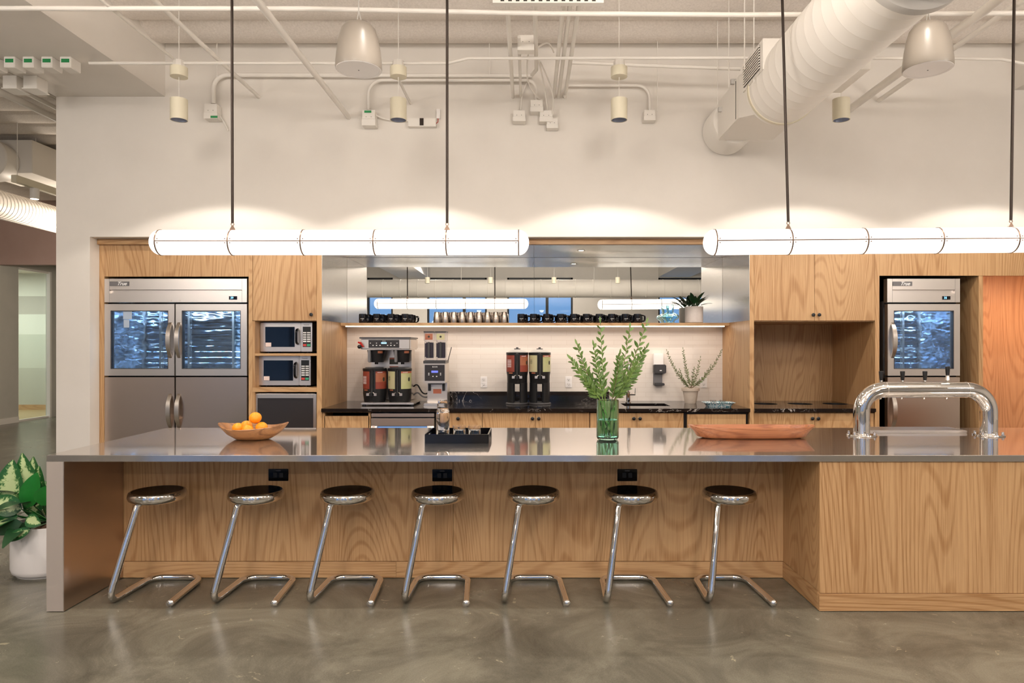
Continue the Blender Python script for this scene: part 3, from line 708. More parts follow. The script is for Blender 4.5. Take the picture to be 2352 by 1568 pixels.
# ================================================================= ON THE BLACK WORKTOP
# --- coffee brewer
Yb = 6.90; k = lambda u: X(u, Yb); q = lambda v: Z(v, Yb)
t = thing('coffee_brewer', 'twin stainless coffee brewer with two black funnels on the worktop', 'coffee brewer', (k(885), 7.15, CT))
x0, x1 = k(826), k(943)
MB().box(x0+.002, x1, Yb, Yb+.46, q(803), q(777)).build('head', M['steelwarm'], t, bev=.012, seg=3)
MB().box(x0-.003, x1+.002, Yb-.003, Yb+.46, q(777)-.002, q(774)).build('lid', M['charcoal'], t, bev=.003)
MB().box(x0+.055, x1-.035, Yb+.26, Yb+.47, CT+.04, q(803)).build('body', M['steelwarm'], t, bev=.004)
cp = MB().box(k(846.5), k(917), Yb-.003, Yb+.001, q(798.5), q(780.5)).build('control_panel', M['screen'], t, bev=.004)
text('BUNN', .012, k(882), Yb-.003, q(783.3), M['ink'], cp)
MB().box(k(876), k(888), Yb-.0045, Yb-.0032, q(789), q(786)).build('display', M['lcd'], cp)
b = MB()
for u in (851, 865, 898, 912): b.box(k(u)-.005, k(u)+.005, Yb-.0045, Yb-.0032, q(788.5), q(787))
for u in (857, 865, 873, 890.5, 898, 906): b.box(k(u)-.006, k(u)+.006, Yb-.0045, Yb-.0032, q(794), q(792))
b.build('buttons', M['ink'], cp)
for i, u in enumerate((859, 920)):
    cx_, cy_ = k(u), Yb+.115; r0 = .092
    f = MB().lathe([(0,q(832)),(r0*.78,q(832)),(r0*.98,q(808)),(r0*1.03,q(804)),(0,q(804))], cx_, cy_, 32).build('funnel', M['black'], t)
    MB().box(cx_-.062, cx_-.037, cy_-r0-.030, cy_-r0*.55, q(832), q(803.5)).build('handle', M['grey'], f, bev=.006)
    MB().lathe([(r0*1.03+.0005, q(811)), (r0*1.05+.0005, q(805.5))], cx_, cy_, 10, R(-70), R(-38)).build('caution_label', M['lblpeach'], f)
    MB().cyl((cx_, cy_, q(837)), (cx_, cy_, q(831.5)), .018).build('spout', M['black'], f)
MB().box(k(883), k(903), Yb+.253, Yb+.259, q(838), q(826)).build('instruction_label', M['inkdk'], t)
MB().box(k(883), k(904), Yb+.253, Yb+.259, q(845.5), q(842.5)).box(k(883), k(903), Yb+.253, Yb+.259, q(826), q(822)).build('caution_label', M['lblrust'], t)
MB().box(k(829), k(951), Yb-.01, Yb+.46, CT+.012, CT+.032).build('base_tray', M['steelwarm'], t, bev=.006)
for fx in (k(835), k(945)):
    for fy in (Yb+.03, Yb+.42): MB().cyl((fx, fy, CT), (fx, fy, CT+.013), .02, seg=14).build('foot', M['black'], t)
fa = MB().ball((k(827), Yb-.03, q(796)), .020).build('tap_knob', M['black'], t)
MB().tube([(k(824), Yb-.022, q(786)), (k(829), Yb-.03, q(787)), (k(836), Yb-.02, q(797))], [.008,.012,.006], 10).tube([(k(827), Yb-.02, q(796)), (k(827), Yb+.01, q(794))], .01, 8).build('tap_lever', M['red'], fa)
# --- thermal servers
def server(name, label, cx_, cy_, z0, h, r, red, stand=False):
    t = thing(name, label, 'coffee dispenser', (cx_, cy_, z0)); ztop = z0+h
    if stand:
        sh = h*.36
        s_ = MB()
        n = 26; rr = r*.95
        for a0, a1 in ((R(125), R(250)), (R(-70), R(55))):
            m = 12; vs = []; fs = []
            for rad in (rr, rr-.012):
                for zz in (z0+.018, z0+sh+.01):
                    for j in range(m+1): a = a0+(a1-a0)*j/m; vs.append((cx_+rad*math.cos(a), cy_+rad*math.sin(a), zz))
            w_ = m+1
            for j in range(m): fs += [(j,j+1,w_+j+1,w_+j), (2*w_+j, 3*w_+j, 3*w_+j+1, 2*w_+j+1), (j, 2*w_+j, 2*w_+j+1, j+1), (w_+j, w_+j+1, 3*w_+j+1, 3*w_+j)]
            fs += [(0, w_, 3*w_, 2*w_), (m, 2*w_+m, 3*w_+m, w_+m)]
            s_.add(vs, fs)
        s_.box(cx_-r*.62, cx_-r*.22, cy_-.01, cy_+.03, z0+.018, z0+sh+.01).box(cx_+r*.22, cx_+r*.62, cy_-.01, cy_+.03, z0+.018, z0+sh+.01)
        s_.build('stand', M['black'], t)
        MB().lathe([(0,0),(r*1.05,0),(r*1.08,.006),(r*1.0,.018),(r*.86,.018),(r*.84,.012),(0,.012)], cx_, cy_, 40, z0=z0).build('drip_base', M['charcoal'], t)
        zb = z0+sh
    else:
        MB().lathe([(0,0),(r*.9,0),(r*.95,.012),(0,.012)], cx_, cy_, 32, z0=z0).build('base', M['black'], t); zb = z0+.012
    hb = ztop-zb; dome = .052 if stand else .012
    zs = ztop-dome
    MB().lathe([(0,zb),(r*.90,zb),(r*.93,zb+.01),(r*(.95 if stand else 1), zb+hb*.22),(r*1.0, zb+hb*.30),(r*1.0, zs-.028),(r*1.03, zs-.026),(r*1.04, zs-.004),(r*1.0, zs),(0, zs)], cx_, cy_, 48).build('body', M['black'], t)
    if stand:
        ld = MB().lathe([(r*.86, zs), (r*.80, zs+.012), (r*.55, zs+.026), (r*.2, zs+.032), (0, zs+.032)], cx_, cy_, 36).build('lid', M['galv'], t)
        MB().lathe([(r*.30, zs+.030),(r*.30, zs+.038),(r*.12, zs+.040),(r*.10, zs+.052),(0, zs+.052)], cx_, cy_, 20).build('lid_knob', M['charcoal'], ld)
    else:
        MB().lathe([(r*.9, zs), (r*.8, zs+.010), (0, zs+.012)], cx_, cy_, 32).build('lid', M['charcoal'], t)
    # printed band: two panels either side of the sight tube
    lz0, lz1 = zb+hb*(.36 if not stand else .33), zs-.030
    A = lambda d: R(-90+d)
    l1 = MB().lathe([(r+.0012, lz0), (r+.0012, lz1)], cx_, cy_, 14, A(-88), A(-14)).build('label_panel', M['lblred' if red else 'lblyel'], t)
    l2 = MB().lathe([(r+.0012, lz0), (r+.0012, lz1)], cx_, cy_, 14, A(16), A(90)).build('label_panel', M['lblpeach' if red else 'lblgreen'], t)
    MB().lathe([(r+.0018, lz1-.018), (r+.0018, lz1-.0005)], cx_, cy_, 14, A(16), A(90)).build('title_band', M['lblred' if red else 'lblrust'], l2)
    if red: MB().lathe([(r+.0018, lz0+.0005), (r+.0018, lz0+(lz1-lz0)*.40)], cx_, cy_, 14, A(16), A(90)).build('lower_band', M['lblred'], l2)
    text('wework', .017, cx_+math.sin(R(38))*r*1.1, 0, lz1-.009, M['ink'], l2, cyl=(cx_, cy_, r+.002))
    e = MB()
    for j in range(13):
        a = R(58); zc_ = (lz0+lz1)/2+.008
    vs = [(r+.0022, 0)]
    # oval seal
    sv = []; 
    for j in range(20):
        a = 2*PI*j/20; aa = R(60)+math.cos(a)*.014/r; sv.append((cx_+(r+.0024)*math.sin(aa), cy_-(r+.0024)*math.cos(aa), zc_+math.sin(a)*.022))
    MB().add(sv, [tuple(range(20))]).build('seal', M['inkdk'], l2, smooth=False)
    tb = MB()
    for j in range(9 if red else 5):
        zz = (lz0+lz1)/2+.035-j*.009
        a0, a1 = A(-62), A(-62+(30 if red else 18))
        tb.lathe([(r+.0016, zz), (r+.0016, zz+.0035)], cx_, cy_, 4, a0, a1)
    tb.build('fine_print', M['ink' if red else 'inkdk'], l1)
    # sight gauge and tap
    MB().tube([(cx_, cy_-r*.98, lz1+.022), (cx_, cy_-r-.014, lz1+.012), (cx_, cy_-r-.014, lz0-.02), (cx_, cy_-r-.02, lz0-.045)], [.011,.013,.013,.012], 14).build('gauge_tube', M['black'], t)
    tp = MB().box(cx_-.013, cx_+.013, cy_-r-.055, cy_-r*.8, lz0-.070, lz0-.035).build('tap', M['black'], t, bev=.004)
    for s in (-1, 1): MB().box(cx_+s*.024, cx_+s*.052, cy_-r-.038, cy_-r-.018, lz0-.066, lz0-.040).tube([(cx_+s*.03, cy_-r-.03, lz0-.044), (cx_+s*.014, cy_-r-.03, lz0-.032)], .004, 8).build('tap_guard', M['steelwarm'], tp, bev=.004)
    MB().lathe([(r+.0014, lz0-.018), (r+.0014, lz0-.006)], cx_, cy_, 6, A(-48), A(-24)).build('warning_label', M['lblpeach'], t)
    return t
zs_ = CT+.0325
server('thermal_server', 'black thermal coffee server with red label, inside the brewer on the left', X(861, 7.02), 7.02, zs_, .355, .118, True)
server('thermal_server', 'black thermal coffee server with yellow green label, inside the brewer on the right', X(918.5, 7.02), 7.02, zs_, .355, .118, False)
server('thermal_dispenser', 'tall black dispenser on a stand with red label, left of the pair', X(1188, 7.12), 7.12, CT, .590, .112, True, True)
server('thermal_dispenser', 'tall black dispenser on a stand with yellow green label, right of the pair', X(1239.5, 7.12), 7.12, CT, .590, .112, False, True)
# --- grinder
Yg = 6.93; k = lambda u: X(u, Yg); q = lambda v: Z(v, Yg)
t = thing('coffee_grinder', 'stainless coffee grinder with two bean hoppers beside the brewer', 'coffee grinder', (k(1002), 7.1, CT))
gx0, gx1 = k(973), k(1022)
MB().box(gx0, gx1+.0, Yg, Yg+.36, q(880), q(834)).build('housing', M['steelwarm'], t, bev=.006)
MB().box(gx0+.018, gx1+.008, Yg+.13, Yg+.36, CT+.01, q(880)).build('column', M['steelwarm'], t, bev=.004)
MB().box(gx0+.005, gx1+.012, Yg-.03, Yg+.34, CT, CT+.025).build('base', M['steelwarm'], t, bev=.005)
MB().box(gx0-.004, gx1+.004, Yg-.004, Yg+.3, q(834.5), q(828)).build('deck_plate', M['charcoal'], t, bev=.003)
cp = MB().box(k(975.5), k(1021), Yg-.003, Yg+.001, q(874.5), q(837.5)).build('control_panel', M['screen'], t, bev=.005)
text('BUNN', .019, k(999), Yg-.003, q(842.3), M['ink'], cp)
MB().box(k(991), k(1006), Yg-.0045, Yg-.0032, q(855.5), q(851)).build('display', M['inkb'], cp)
b = MB()
for u, v in ((985,857),(1012,857),(985,860.5),(1012,860.5),(994.5,864),(1003,864)): b.box(k(u)-.006, k(u)+.006, Yg-.0045, Yg-.0032, q(v)-.004, q(v)+.004)
b.build('buttons', M['ink'], cp)
for i, (ua, ub) in enumerate(((973.5, 996.5), (1000, 1024))):
    xa, xb = k(ua), k(ub)
    hp = MB().box(xa+.004, xb-.004, Yg+.01, Yg+.17, q(828), q(783)).box(xa, xb, Yg+.0, Yg+.18, q(783), q(763)).build('hopper', M['panecl'], t, smooth=False)
    MB().box(xa+.009, xb-.009, Yg+.016, Yg+.164, q(822), q(786)).build('beans', M['beans'], hp, bev=.01)
    MB().box(xa-.003, xb+.003, Yg-.003, Yg+.183, q(763), q(760.5)).build('lid', M['charcoal'], hp, bev=.002)
    MB().box(xa+.012, xb-.012, Yg-.002, Yg-.0004, q(780), q(766)).build('label_panel', M['lblpeach' if i == 0 else 'lblyel'], hp)
    MB().cyl(((xa+xb)/2, Yg-.0035, q(773)), ((xa+xb)/2, Yg-.0021, q(773)), .011).build('seal', M['inkdk'], hp)
    MB().box((xa+xb)/2-.012, (xa+xb)/2+.010, Yg-.004, Yg+.009, q(822), q(785)).build('grip', M['charcoal'], hp, bev=.003)
for xa in (k(983), k(1016)): MB().box(xa-.014, xa+.012, Yg+.10, Yg+.128, q(899), q(881)).build('bracket', M['black'], t, bev=.002)
MB().box(k(991), k(1010), Yg+.126, Yg+.129, q(905.5), q(895)).build('caution_label', M['lblrust'], t)
MB().box(k(982), k(1015), Yg+.02, Yg+.129, q(883), q(880.2)).build('chute', M['charcoal'], t, bev=.003)
MB().tube([(k(1026), Yg+.12, q(828)), (k(1034), Yg+.12, q(797))], .004, 8).build('gate_rod', M['charcoal'], t)
# --- cables behind the brewer
for i, (a, lb) in enumerate(((0, 'black power cable looping between brewer and grinder'), (1, 'grey supply hose looping low between brewer and grinder'))):
    p = bez((X(950, 7.3), 7.3, CT+.17-a*.09), (X(968, 7.3), 7.26, CT+.26-a*.10), (X(962, 7.3), 7.28, CT+.02), (X(990, 7.3), 7.25, CT+.12-a*.05))
    tag(MB().tube(p, .008, 10).build('cable', M['black' if a == 0 else 'grey'], smooth=True), lb, 'cable')
# --- outlets on tile
for i, (u, v, lb) in enumerate(((1111.5, 877, 'white wall outlet left of the tall dispensers'), (1306, 876.5, 'white wall outlet right of the tall dispensers'), (1616, 877, 'white wall outlet behind the small olive plant'))):
    Yo = BK; x_, z_ = X(u, Yo), Z(v, Yo)
    t = thing('power_outlet', lb, 'outlet', (x_, Yo-.004, z_))
    MB().box(x_-.037, x_+.037, Yo-.008, Yo-.0005, z_-.062, z_+.062).build('cover_plate', M['whitep'], t, bev=.003)
    for dz in (.026, -.026):
        s_ = MB().box(x_-.017, x_+.017, Yo-.011, Yo-.0081, z_+dz-.015, z_+dz+.015).build('socket', M['whitep'], t, bev=.003)
        MB().box(x_-.009, x_-.006, Yo-.0118, Yo-.0111, z_+dz-.004, z_+dz+.007).box(x_+.006, x_+.009, Yo-.0118, Yo-.0111, z_+dz-.004, z_+dz+.006).box(x_-.003, x_+.003, Yo-.0118, Yo-.0111, z_+dz-.012, z_+dz-.007).build('slots', M['black'], s_)
# --- soap dispenser
Ys = BK; x_, = (X(1511, Ys),)
t = thing('soap_dispenser', 'white and dark grey soap dispenser on the tiled wall', 'dispenser', (x_, Ys-.05, Z(885, Ys)))
MB().box(X(1499.5, Ys), X(1522, Ys), Ys-.05, Ys-.001, Z(838, Ys), Z(811.5, Ys)).build('reservoir', M['whitep'], t, bev=.005)
fb = MB().box(X(1499, Ys), X(1527, Ys), Ys-.085, Ys-.001, Z(857, Ys), Z(836.5, Ys)).build('cover', M['charcoal'], t, bev=.008)
MB().box(X(1512, Ys), X(1516.5, Ys), Ys-.087, Ys-.0852, Z(851, Ys), Z(849, Ys)).build('logo_mark', M['ink'], fb)
MB().box(X(1500, Ys), X(1520, Ys), Ys-.03, Ys-.001, Z(879, Ys), Z(856, Ys)).build('back_plate', M['grey'], t, bev=.003)
MB().box(X(1500, Ys), X(1523, Ys), Ys-.09, Ys-.001, Z(884, Ys), Z(879, Ys)).build('drip_tray', M['charcoal'], t, bev=.004)
# --- faucet
fx, fy = X(1443, 7.27), 7.27
t = thing('kitchen_faucet', 'tall chrome spring faucet at the sink behind the green branches', 'faucet', (fx, fy, CT))
MB().lathe([(0,0),(.03,0),(.03,.008),(.022,.012),(.022,.115),(.016,.12),(0,.12)], fx, fy, 24, z0=CT).build('base', M['chrome'], t)
pth = fillet([(fx, fy, CT+.118), (fx, fy, CT+.47), (fx-.02, fy-.20, CT+.47), (fx-.02, fy-.20, CT+.25)], .09, 8)
MB().tube(pth, .009, 12).build('spout', M['chrome'], t)
sp = []; 
for i in range(260):
    a = i*.55; h = CT+.16+.26*i/260; sp.append((fx+.015*math.cos(a), fy+.015*math.sin(a), h))
MB().tube(sp, .0022, 5).build('spring', M['chrome'], t)
MB().cyl((fx-.02, fy-.20, CT+.17), (fx-.02, fy-.20, CT+.26), .016, .014).build('spray_head', M['charcoal'], t)
MB().tube([(fx+.015, fy, CT+.09), (fx+.075, fy, CT+.09)], .012, 12).tube([(fx+.07, fy, CT+.09), (fx+.075, fy, CT+.155)], .0045, 8).build('lever', M['chrome'], t)
# --- olive plant
px_, py_ = X(1586, 7.22), 7.22
t = thing('olive_plant', 'small olive sprig plant in a greige clay pot by the sink', 'plant', (px_, py_, CT))
MB().lathe([(0,0),(.058,0),(.060,.004),(.080,.128),(.092,.130),(.094,.160),(.086,.162),(.080,.150),(0,.150)], px_, py_, 36, z0=CT).build('pot', M['pot'], t)
MB().lathe([(.079,.1503),(0,.156)], px_, py_, 24, z0=CT).build('soil', M['soil'], t)
def sprig(pts, t, mat, n, ln, w, rs=(.003,.001), seedv=0, stemmat='stem', spread=1.0):
    rnd = random.Random(seedv); m = len(pts)
    MB().tube(pts, [rs[0]+(rs[1]-rs[0])*i/(m-1) for i in range(m)], 6).build('stem', M[stemmat], t)
    lf = MB()
    for i in range(n):
        f = .16+.84*i/n; j = min(m-2, int(f*(m-1))); fr_ = f*(m-1)-j
        p = pts[j].lerp(pts[j+1], fr_); d = (pts[j+1]-pts[j]).normalized()
        a = i*2.4+rnd.random()*.6; side = d.orthogonal().normalized(); side.rotate(Matrix.Rotation(a, 3, d))
        dd = (d*(.85)+side*spread*(.65+.3*rnd.random())).normalized()
        leaf(lf, p, dd, side.cross(d)+Vector((0,-.3,.4)), ln*(.75+.4*rnd.random())*(1-.35*f*f), w*(.8+.3*rnd.random()), .2, .15, 4)
    leaf(lf, pts[-1], (pts[-1]-pts[-2]), Vector((0,-1,.3)), ln*.7, w*.7, .2, .1, 4)
    lf.build('leaves', M[mat], t)
sb = Vector((px_, py_, CT+.15))
for i, (u, v, dy, n) in enumerate(((1531, 806, -.02, 34), (1569, 802, .0, 34), (1655, 806, -.03, 36), (1610, 822, .03, 20), (1592, 846, -.04, 16), (1560, 850, -.03, 16), (1630, 840, -.02, 18))):
    e = Vector((X(u, py_), py_+dy, Z(v, py_)))
    mid = sb.lerp(e, .5)+Vector(((e.x-sb.x)*.18, 0, -.03 if abs(e.x-sb.x) > .1 else 0))
    sprig(bez(sb, sb.lerp(mid, .5), mid, e, 10), t, 'leaf2', int(n*1.5), .036, .0115, (.0035, .0010), i)
# --- speckled dish with glasses
dx_, dy_ = X(1650, 6.82), 6.82
t = thing('enamel_dish', 'blue speckled enamel dish at the right end of the worktop', 'dish', (dx_, dy_, CT))
def sqdish(a, b, n=48):
    return [(a*abs(math.cos(x))**.5*(1 if math.cos(x) >= 0 else -1), b*abs(math.sin(x))**.5*(1 if math.sin(x) >= 0 else -1)) for x in [2*PI*i/n for i in range(n)]]
def loft(rings, cap0=True, cap1=False):
    mb = MB(); n = len(rings[0]); vs = [p for r_ in rings for p in r_]; fs = []
    for i in range(len(rings)-1):
        for k_ in range(n): k2 = (k_+1) % n; fs.append((i*n+k_, i*n+k2, (i+1)*n+k2, (i+1)*n+k_))
    if cap0: fs.append(tuple(reversed(range(n))))
    if cap1: fs.append(tuple((len(rings)-1)*n+k_ for k_ in range(n)))
    return mb.add(vs, fs)
def dishr(spec, cx_, cy_, z0): return [[(cx_+x, cy_+y, z0+h) for x, y in sqdish(a, b)] for a, b, h in spec]
loft(dishr([(.115,.075,0),(.135,.09,.03),(.160,.11,.040),(.160,.11,.043),(.132,.088,.034),(.108,.07,.008)], dx_, dy_, CT), True, True).build('dish', M['speckle'], t)
for i, (ox, lb) in enumerate(((-.05, 'left clear tumbler lying in the blue speckled dish'), (.045, 'right clear tumbler lying in the blue speckled dish'))):
    g = MB().lathe([(0,0),(.027,0),(.031,.055),(.0295,.055),(.0255,.004),(0,.004)], dx_+ox, dy_+.01, 24, z0=CT+.0085)
    tag(g.build('tumbler', M['panecl']), lb, 'glass')

# ================================================================= ON THE SHELF
def mug(label, x_, y_, z_, group):
    t = thing('mug', label, 'mug', (x_, y_, z_), group); r = .040; h = .096
    MB().lathe([(0,0),(r*.93,0),(r,.004),(r,h-.002),(r-.002,h),(r-.0045,h-.001),(r-.005,.006),(0,.006)], x_, y_, 28, z0=z_).build('body', M['blackmug'], t)
    a = R(-12); dx, dy = math.cos(a), math.sin(a)
    pp = fillet([(x_+dx*(r-.002), y_+dy*(r-.002), z_+.080), (x_+dx*(r+.034), y_+dy*(r+.034), z_+.082), (x_+dx*(r+.030), y_+dy*(r+.030), z_+.022), (x_+dx*(r-.002), y_+dy*(r-.002), z_+.016)], .022, 5)
    MB().tube(pp, .0055, 8).build('handle', M['blackmug'], t)
    text('wework', .0125, x_+.004, 0, z_+.045, M['ink'], t, cyl=(x_, y_, r+.0002), ex=.0003)
    return t
zsh = SZ+.001
fy_, by_ = 7.325, 7.435
m0 = None
for j, (yy, row) in enumerate(((fy_, 'front'), (by_, 'back'))):
    for i in range(4):
        pos = (X(833+i*32.6, fy_)+j*.028, yy, zsh)
        lb = 'black mug, %s from left in the %s row at the left shelf end' % (ORD[i], row)
        if m0 is None: m0 = mug(lb, *pos, 'black mugs at the left end of the shelf')
        else: dup(m0, pos, lb)
us = [1197, 1225.5, 1256, 1287.5, 1318, 1347, 1376.5, 1405, 1436.5, 1464]
for j, (yy, row) in enumerate(((fy_, 'front'), (by_, 'back'))):
    for i, u in enumerate(us):
        pos = (X(u, fy_)+j*.03, yy, zsh)
        o = dup(m0, pos, 'black mug, %s from left in the %s row right of the steel cups' % (ORD[i], row)); o['group'] = 'black mugs in the middle of the shelf'
def cup(label, x_, y_):
    t = thing('steel_cup', label, 'cup', (x_, y_, zsh), 'upturned steel cups on the shelf')
    MB().lathe([(.040,0),(.0405,.002),(.0365,.058)], x_, y_, 28, z0=zsh).lathe([(.0366,.0595),(.031,.112),(.029,.116),(0,.1165)], x_, y_, 28, z0=zsh).build('body', M['cupsteel'], t)
    MB().lathe([(.0366,.0578),(.0372,.0588),(.0367,.0598)], x_, y_, 28, z0=zsh).build('rim_band', M['grey'], t)
    return t
c0 = None
for j, (yy, row) in enumerate(((fy_-.005, 'front'), (by_, 'back'))):
    for i in range(9 if j == 0 else 8):
        x_ = X(1004+i*19.3, fy_)+j*.044
        lb = 'upturned steel cup, %s from left in the %s row on the shelf' % (ORD[i], row)
        if c0 is None: c0 = cup(lb, x_, yy)
        else: dup(c0, (x_, yy, zsh), lb)
gx_, gy_ = X(1539, 7.38), 7.38
t = MB().lathe([(0,0),(.044,0),(.047,.004),(.045,.020),(.058,.030),(.084,.044),(.094,.062),(.093,.078),(.080,.094),(.052,.105),(.036,.116),(.034,.130),(.040,.146),(.041,.196),(.039,.198),(.037,.196),(.036,.148),(.030,.131),(.032,.114),(.050,.101),(.077,.090),(.089,.077),(.090,.063),(.081,.048),(.056,.035),(.040,.022),(.040,.006),(0,.006)], gx_, gy_, 40, z0=zsh)
tag(t.build('glass_carafe_vase', M['glasst']), 'bulging aqua glass vase beside the leafy pot on the shelf', 'vase')
px_, py_ = X(1594, 7.37), 7.37
t = thing('potted_plant', 'dark leafy plant in a pale round pot on the shelf', 'plant', (px_, py_, zsh))
MB().lathe([(0,0),(.088,0),(.096,.006),(.096,.174),(.094,.177),(.088,.175),(.086,.155),(0,.155)], px_, py_, 40, z0=zsh).build('pot', M['potwhite'], t)
MB().lathe([(.086,.156),(0,.16)], px_, py_, 24, z0=zsh).build('soil', M['soil'], t)
rnd = random.Random(3)
for i in range(22):
    a = i*2.399+.4; el = .25+.75*rnd.random(); ln = .13+.08*rnd.random()
    d = Vector((math.cos(a)*math.cos(el), math.sin(a)*math.cos(el)*.55, math.sin(el)))
    b_ = Vector((px_+.02*math.cos(a), py_+.02*math.sin(a), zsh+.157))
    tip = b_+d*.07
    lf = MB().tube([b_, b_.lerp(tip, .5), tip], .0022, 5); 
    leaf(lf, tip-d*.004, d+Vector((0,0,.1)), Vector((0,0,1)) if abs(d.z) < .9 else Vector((0,-1,0)), ln*.85, .048, .2, .35, 6)
    lf.build('leaf', M['leafdk'], t)
# ================================================================= ISLAND
IY0, IY1, ID, IX0 = 3.975, 5.305, 4.56, -2.803; IH = .9135; IX1 = 4.7
t = MB().box(IX0, IX1, IY0, IY1, IH-.038, IH).build('island_worktop', M['steeltop'], origin=(0,0,0), bev=.0022, seg=3)
tag(t, 'long polished stainless steel island worktop with a waterfall end', 'worktop')
e = MB().box(IX0, IX0+.101, IY0, IY1, 0.004, IH-.0385).build('end_panel', M['endface'], t, bev=.001, seg=1)
MB().box(IX0+.1012, IX0+.1025, IY0+.004, IY1-.02, .005, IH-.0395).build('inner_lining', M['steeldk'], e)
MB().box(IX0+.099, IX0+.1022, IY0-.0006, IY0+.004, .004, IH-.0395).build('edge_trim', M['steelwarm'], e)
t = thing('kitchen_island', 'oak clad island base with recessed knee space and a deep right block', 'counter base', (1.0, 4.7, 0))
xs_ = X(1041, ID); kz = Z(1289, ID); RX = X(1883, 3.985)
MB().box(IX0+.103, xs_-.001, ID, ID+.02, kz+.002, IH-.0395).build('front_panel', M['oak'], t, bev=.0008, seg=1)
MB().box(xs_+.001, RX+.005, ID, ID+.02, kz+.002, IH-.0395).build('front_panel', M['oak'], t, bev=.0008, seg=1)
xj = X(910, ID)
MB().box(IX0+.103, xj-.0006, ID-.004, ID+.02, .003, kz-.001).build('base_board', M['oakx'], t, bev=.0008, seg=1)
MB().box(xj+.0006, RX+.005, ID-.004, ID+.02, .003, kz-.001).build('base_board', M['oakx'], t, bev=.0008, seg=1)
MB().box(RX, RX+.02, IY0+.032, ID, kz+.002, IH-.0395).build('return_panel', M['oak'], t, bev=.0008, seg=1)
MB().box(RX-.004, RX+.02, IY0+.0325, ID-.004, .003, kz-.001).build('base_board', oak('oak_solid_edge_y', 'Y'), t, bev=.0008, seg=1)
zb2 = Z(1363, 3.985)
MB().box(RX, IX1, IY0+.012, IY0+.032, zb2+.002, IH-.0395).build('front_panel', M['oak'], t, bev=.0008, seg=1)
MB().box(RX-.004, IX1, IY0+.0075, IY0+.032, .003, zb2-.001).build('base_board', M['oakx'], t, bev=.0008, seg=1)
MB().box(IX0+.103, IX1, IY1-.05, IY1-.03, 0, IH-.0395).build('back_panel', M['oak'], t)
# outlets on island
for i, (u, v, lb) in enumerate(((640, 1090, 'glossy black outlet plate on the island front, leftmost of three'), (1016, 1091, 'black outlet plate on the island front, middle of three'), (1440.5, 1090.5, 'black outlet plate on the island front, rightmost of three'))):
    x_, z_ = X(u, ID), Z(v, ID)
    t = thing('outlet_plate', lb, 'outlet', (x_, ID-.004, z_))
    MB().box(x_-.066, x_+.066, ID-.007, ID-.0005, z_-.040, z_+.040).build('cover_plate', M['blackgloss'], t, bev=.002)
    for dx in (-.02, .02): MB().box(x_+dx-.013, x_+dx+.013, ID-.010, ID-.0071, z_-.017, z_+.017).build('socket', M['black'], t, bev=.003)
    MB().box(x_-.016, x_+.016, ID-.0078, ID-.0071, z_+.027, z_+.030).build('marking', M['grey'], t)

# ================================================================= STOOLS
def stool(label):
    t = thing('bar_stool', label, 'stool', (0, 4.28, 0), 'chrome stools along the island')
    r = .0210
    st = MB().lathe([(0,.577),(.115,.578),(.146,.583),(.162,.596),(.1685,.612),(.1665,.630),(.162,.641),(.155,.646)], 0, 4.28, 56)
    st.build('seat_rim', M['chrome'], t, ang=60)
    MB().lathe([(.1551,.6460),(.150,.6466),(.138,.6445),(.07,.642),(0,.6415)], 0, 4.28, 56).build('seat_top', M['chromedk'], t, ang=60)
    path = fillet([(-.072, 4.235, .580), (-.088, 4.215, .562), (-.178, 4.062, .0218), (-.160, 4.515, .0218), (.168, 4.515, .0218), (.197, 4.05, .0218)], [.03, .055, .09, .09], 9)
    MB().tube(path, r, 20).build('frame', M['chrome'], t, ang=60)
    MB().lathe([(0,-.010),(.010,-.008),(.0165,-.003),(.021,.001),(.021,.008)], 0, 0, 20)
    cap = MB().lathe([(0,-.0095),(.010,-.0075),(.0165,-.003),(.0214,.002),(.0214,.010)], 0, 0, 20)
    cap.v = [Vector((.197+v.x, 4.05+v.z, .0218+v.y)) for v in cap.v]
    cap.build('end_cap', M['chrome'], t)
    MB().cyl((-.074, 4.237, .566), (-.070, 4.24, .579), .022, .027, 20).build('mount_collar', M['charcoal'], t)
    return t
slb = ['chrome cantilever stool at the far left, beside the steel end panel', 'second chrome stool from the left, under the glossy black outlet', 'third chrome stool from the left, between two outlets',
       'fourth chrome stool from the left, under the middle black outlet', 'fifth chrome stool from the left, below the black dispensers', 'sixth chrome stool from the left, under the rightmost black outlet', 'chrome cantilever stool at the far right, nearest the oak block']
s0 = None
for u, lb in zip((362, 588, 798, 1006, 1225, 1450, 1675), slb):
    x_ = X(u, 4.28)
    if s0 is None: s0 = stool(lb); s0.location.x = x_
    else: dup(s0, (x_, 4.28, 0), lb)

# ================================================================= ON THE ISLAND
# wooden bowl
by, bx = 4.66, X(575, 4.62)
t = thing('wooden_bowl', 'rustic wooden bowl full of oranges on the island', 'bowl', (bx, by, IH))
def irr(a, b, h, n=56, wob=0, ph=0, rise=0):
    out = []
    for i in range(n):
        x = 2*PI*i/n; w_ = 1+wob*(math.sin(3*x+ph)+.6*math.sin(5*x+1.3+ph))
        ca = math.cos(x); zz = h+rise*(abs(ca)**3)+wob*.12*math.sin(4*x+ph)
        out.append((bx+a*w_*ca*(1+.06*abs(ca)**6), by+b*w_*math.sin(x), IH+zz))
    return out
rings = [irr(.085,.07,.0006), irr(.115,.09,.006,wob=.01), irr(.165,.125,.036,wob=.015), irr(.205,.155,.066,wob=.02,rise=.016), irr(.222,.168,.080,wob=.025,rise=.030), irr(.218,.164,.084,wob=.025,rise=.030), irr(.190,.142,.066,wob=.02,rise=.02), irr(.145,.11,.034), irr(.08,.065,.012)]
loft(rings, True, True).build('bowl', M['bowlwood'], t, ang=60)
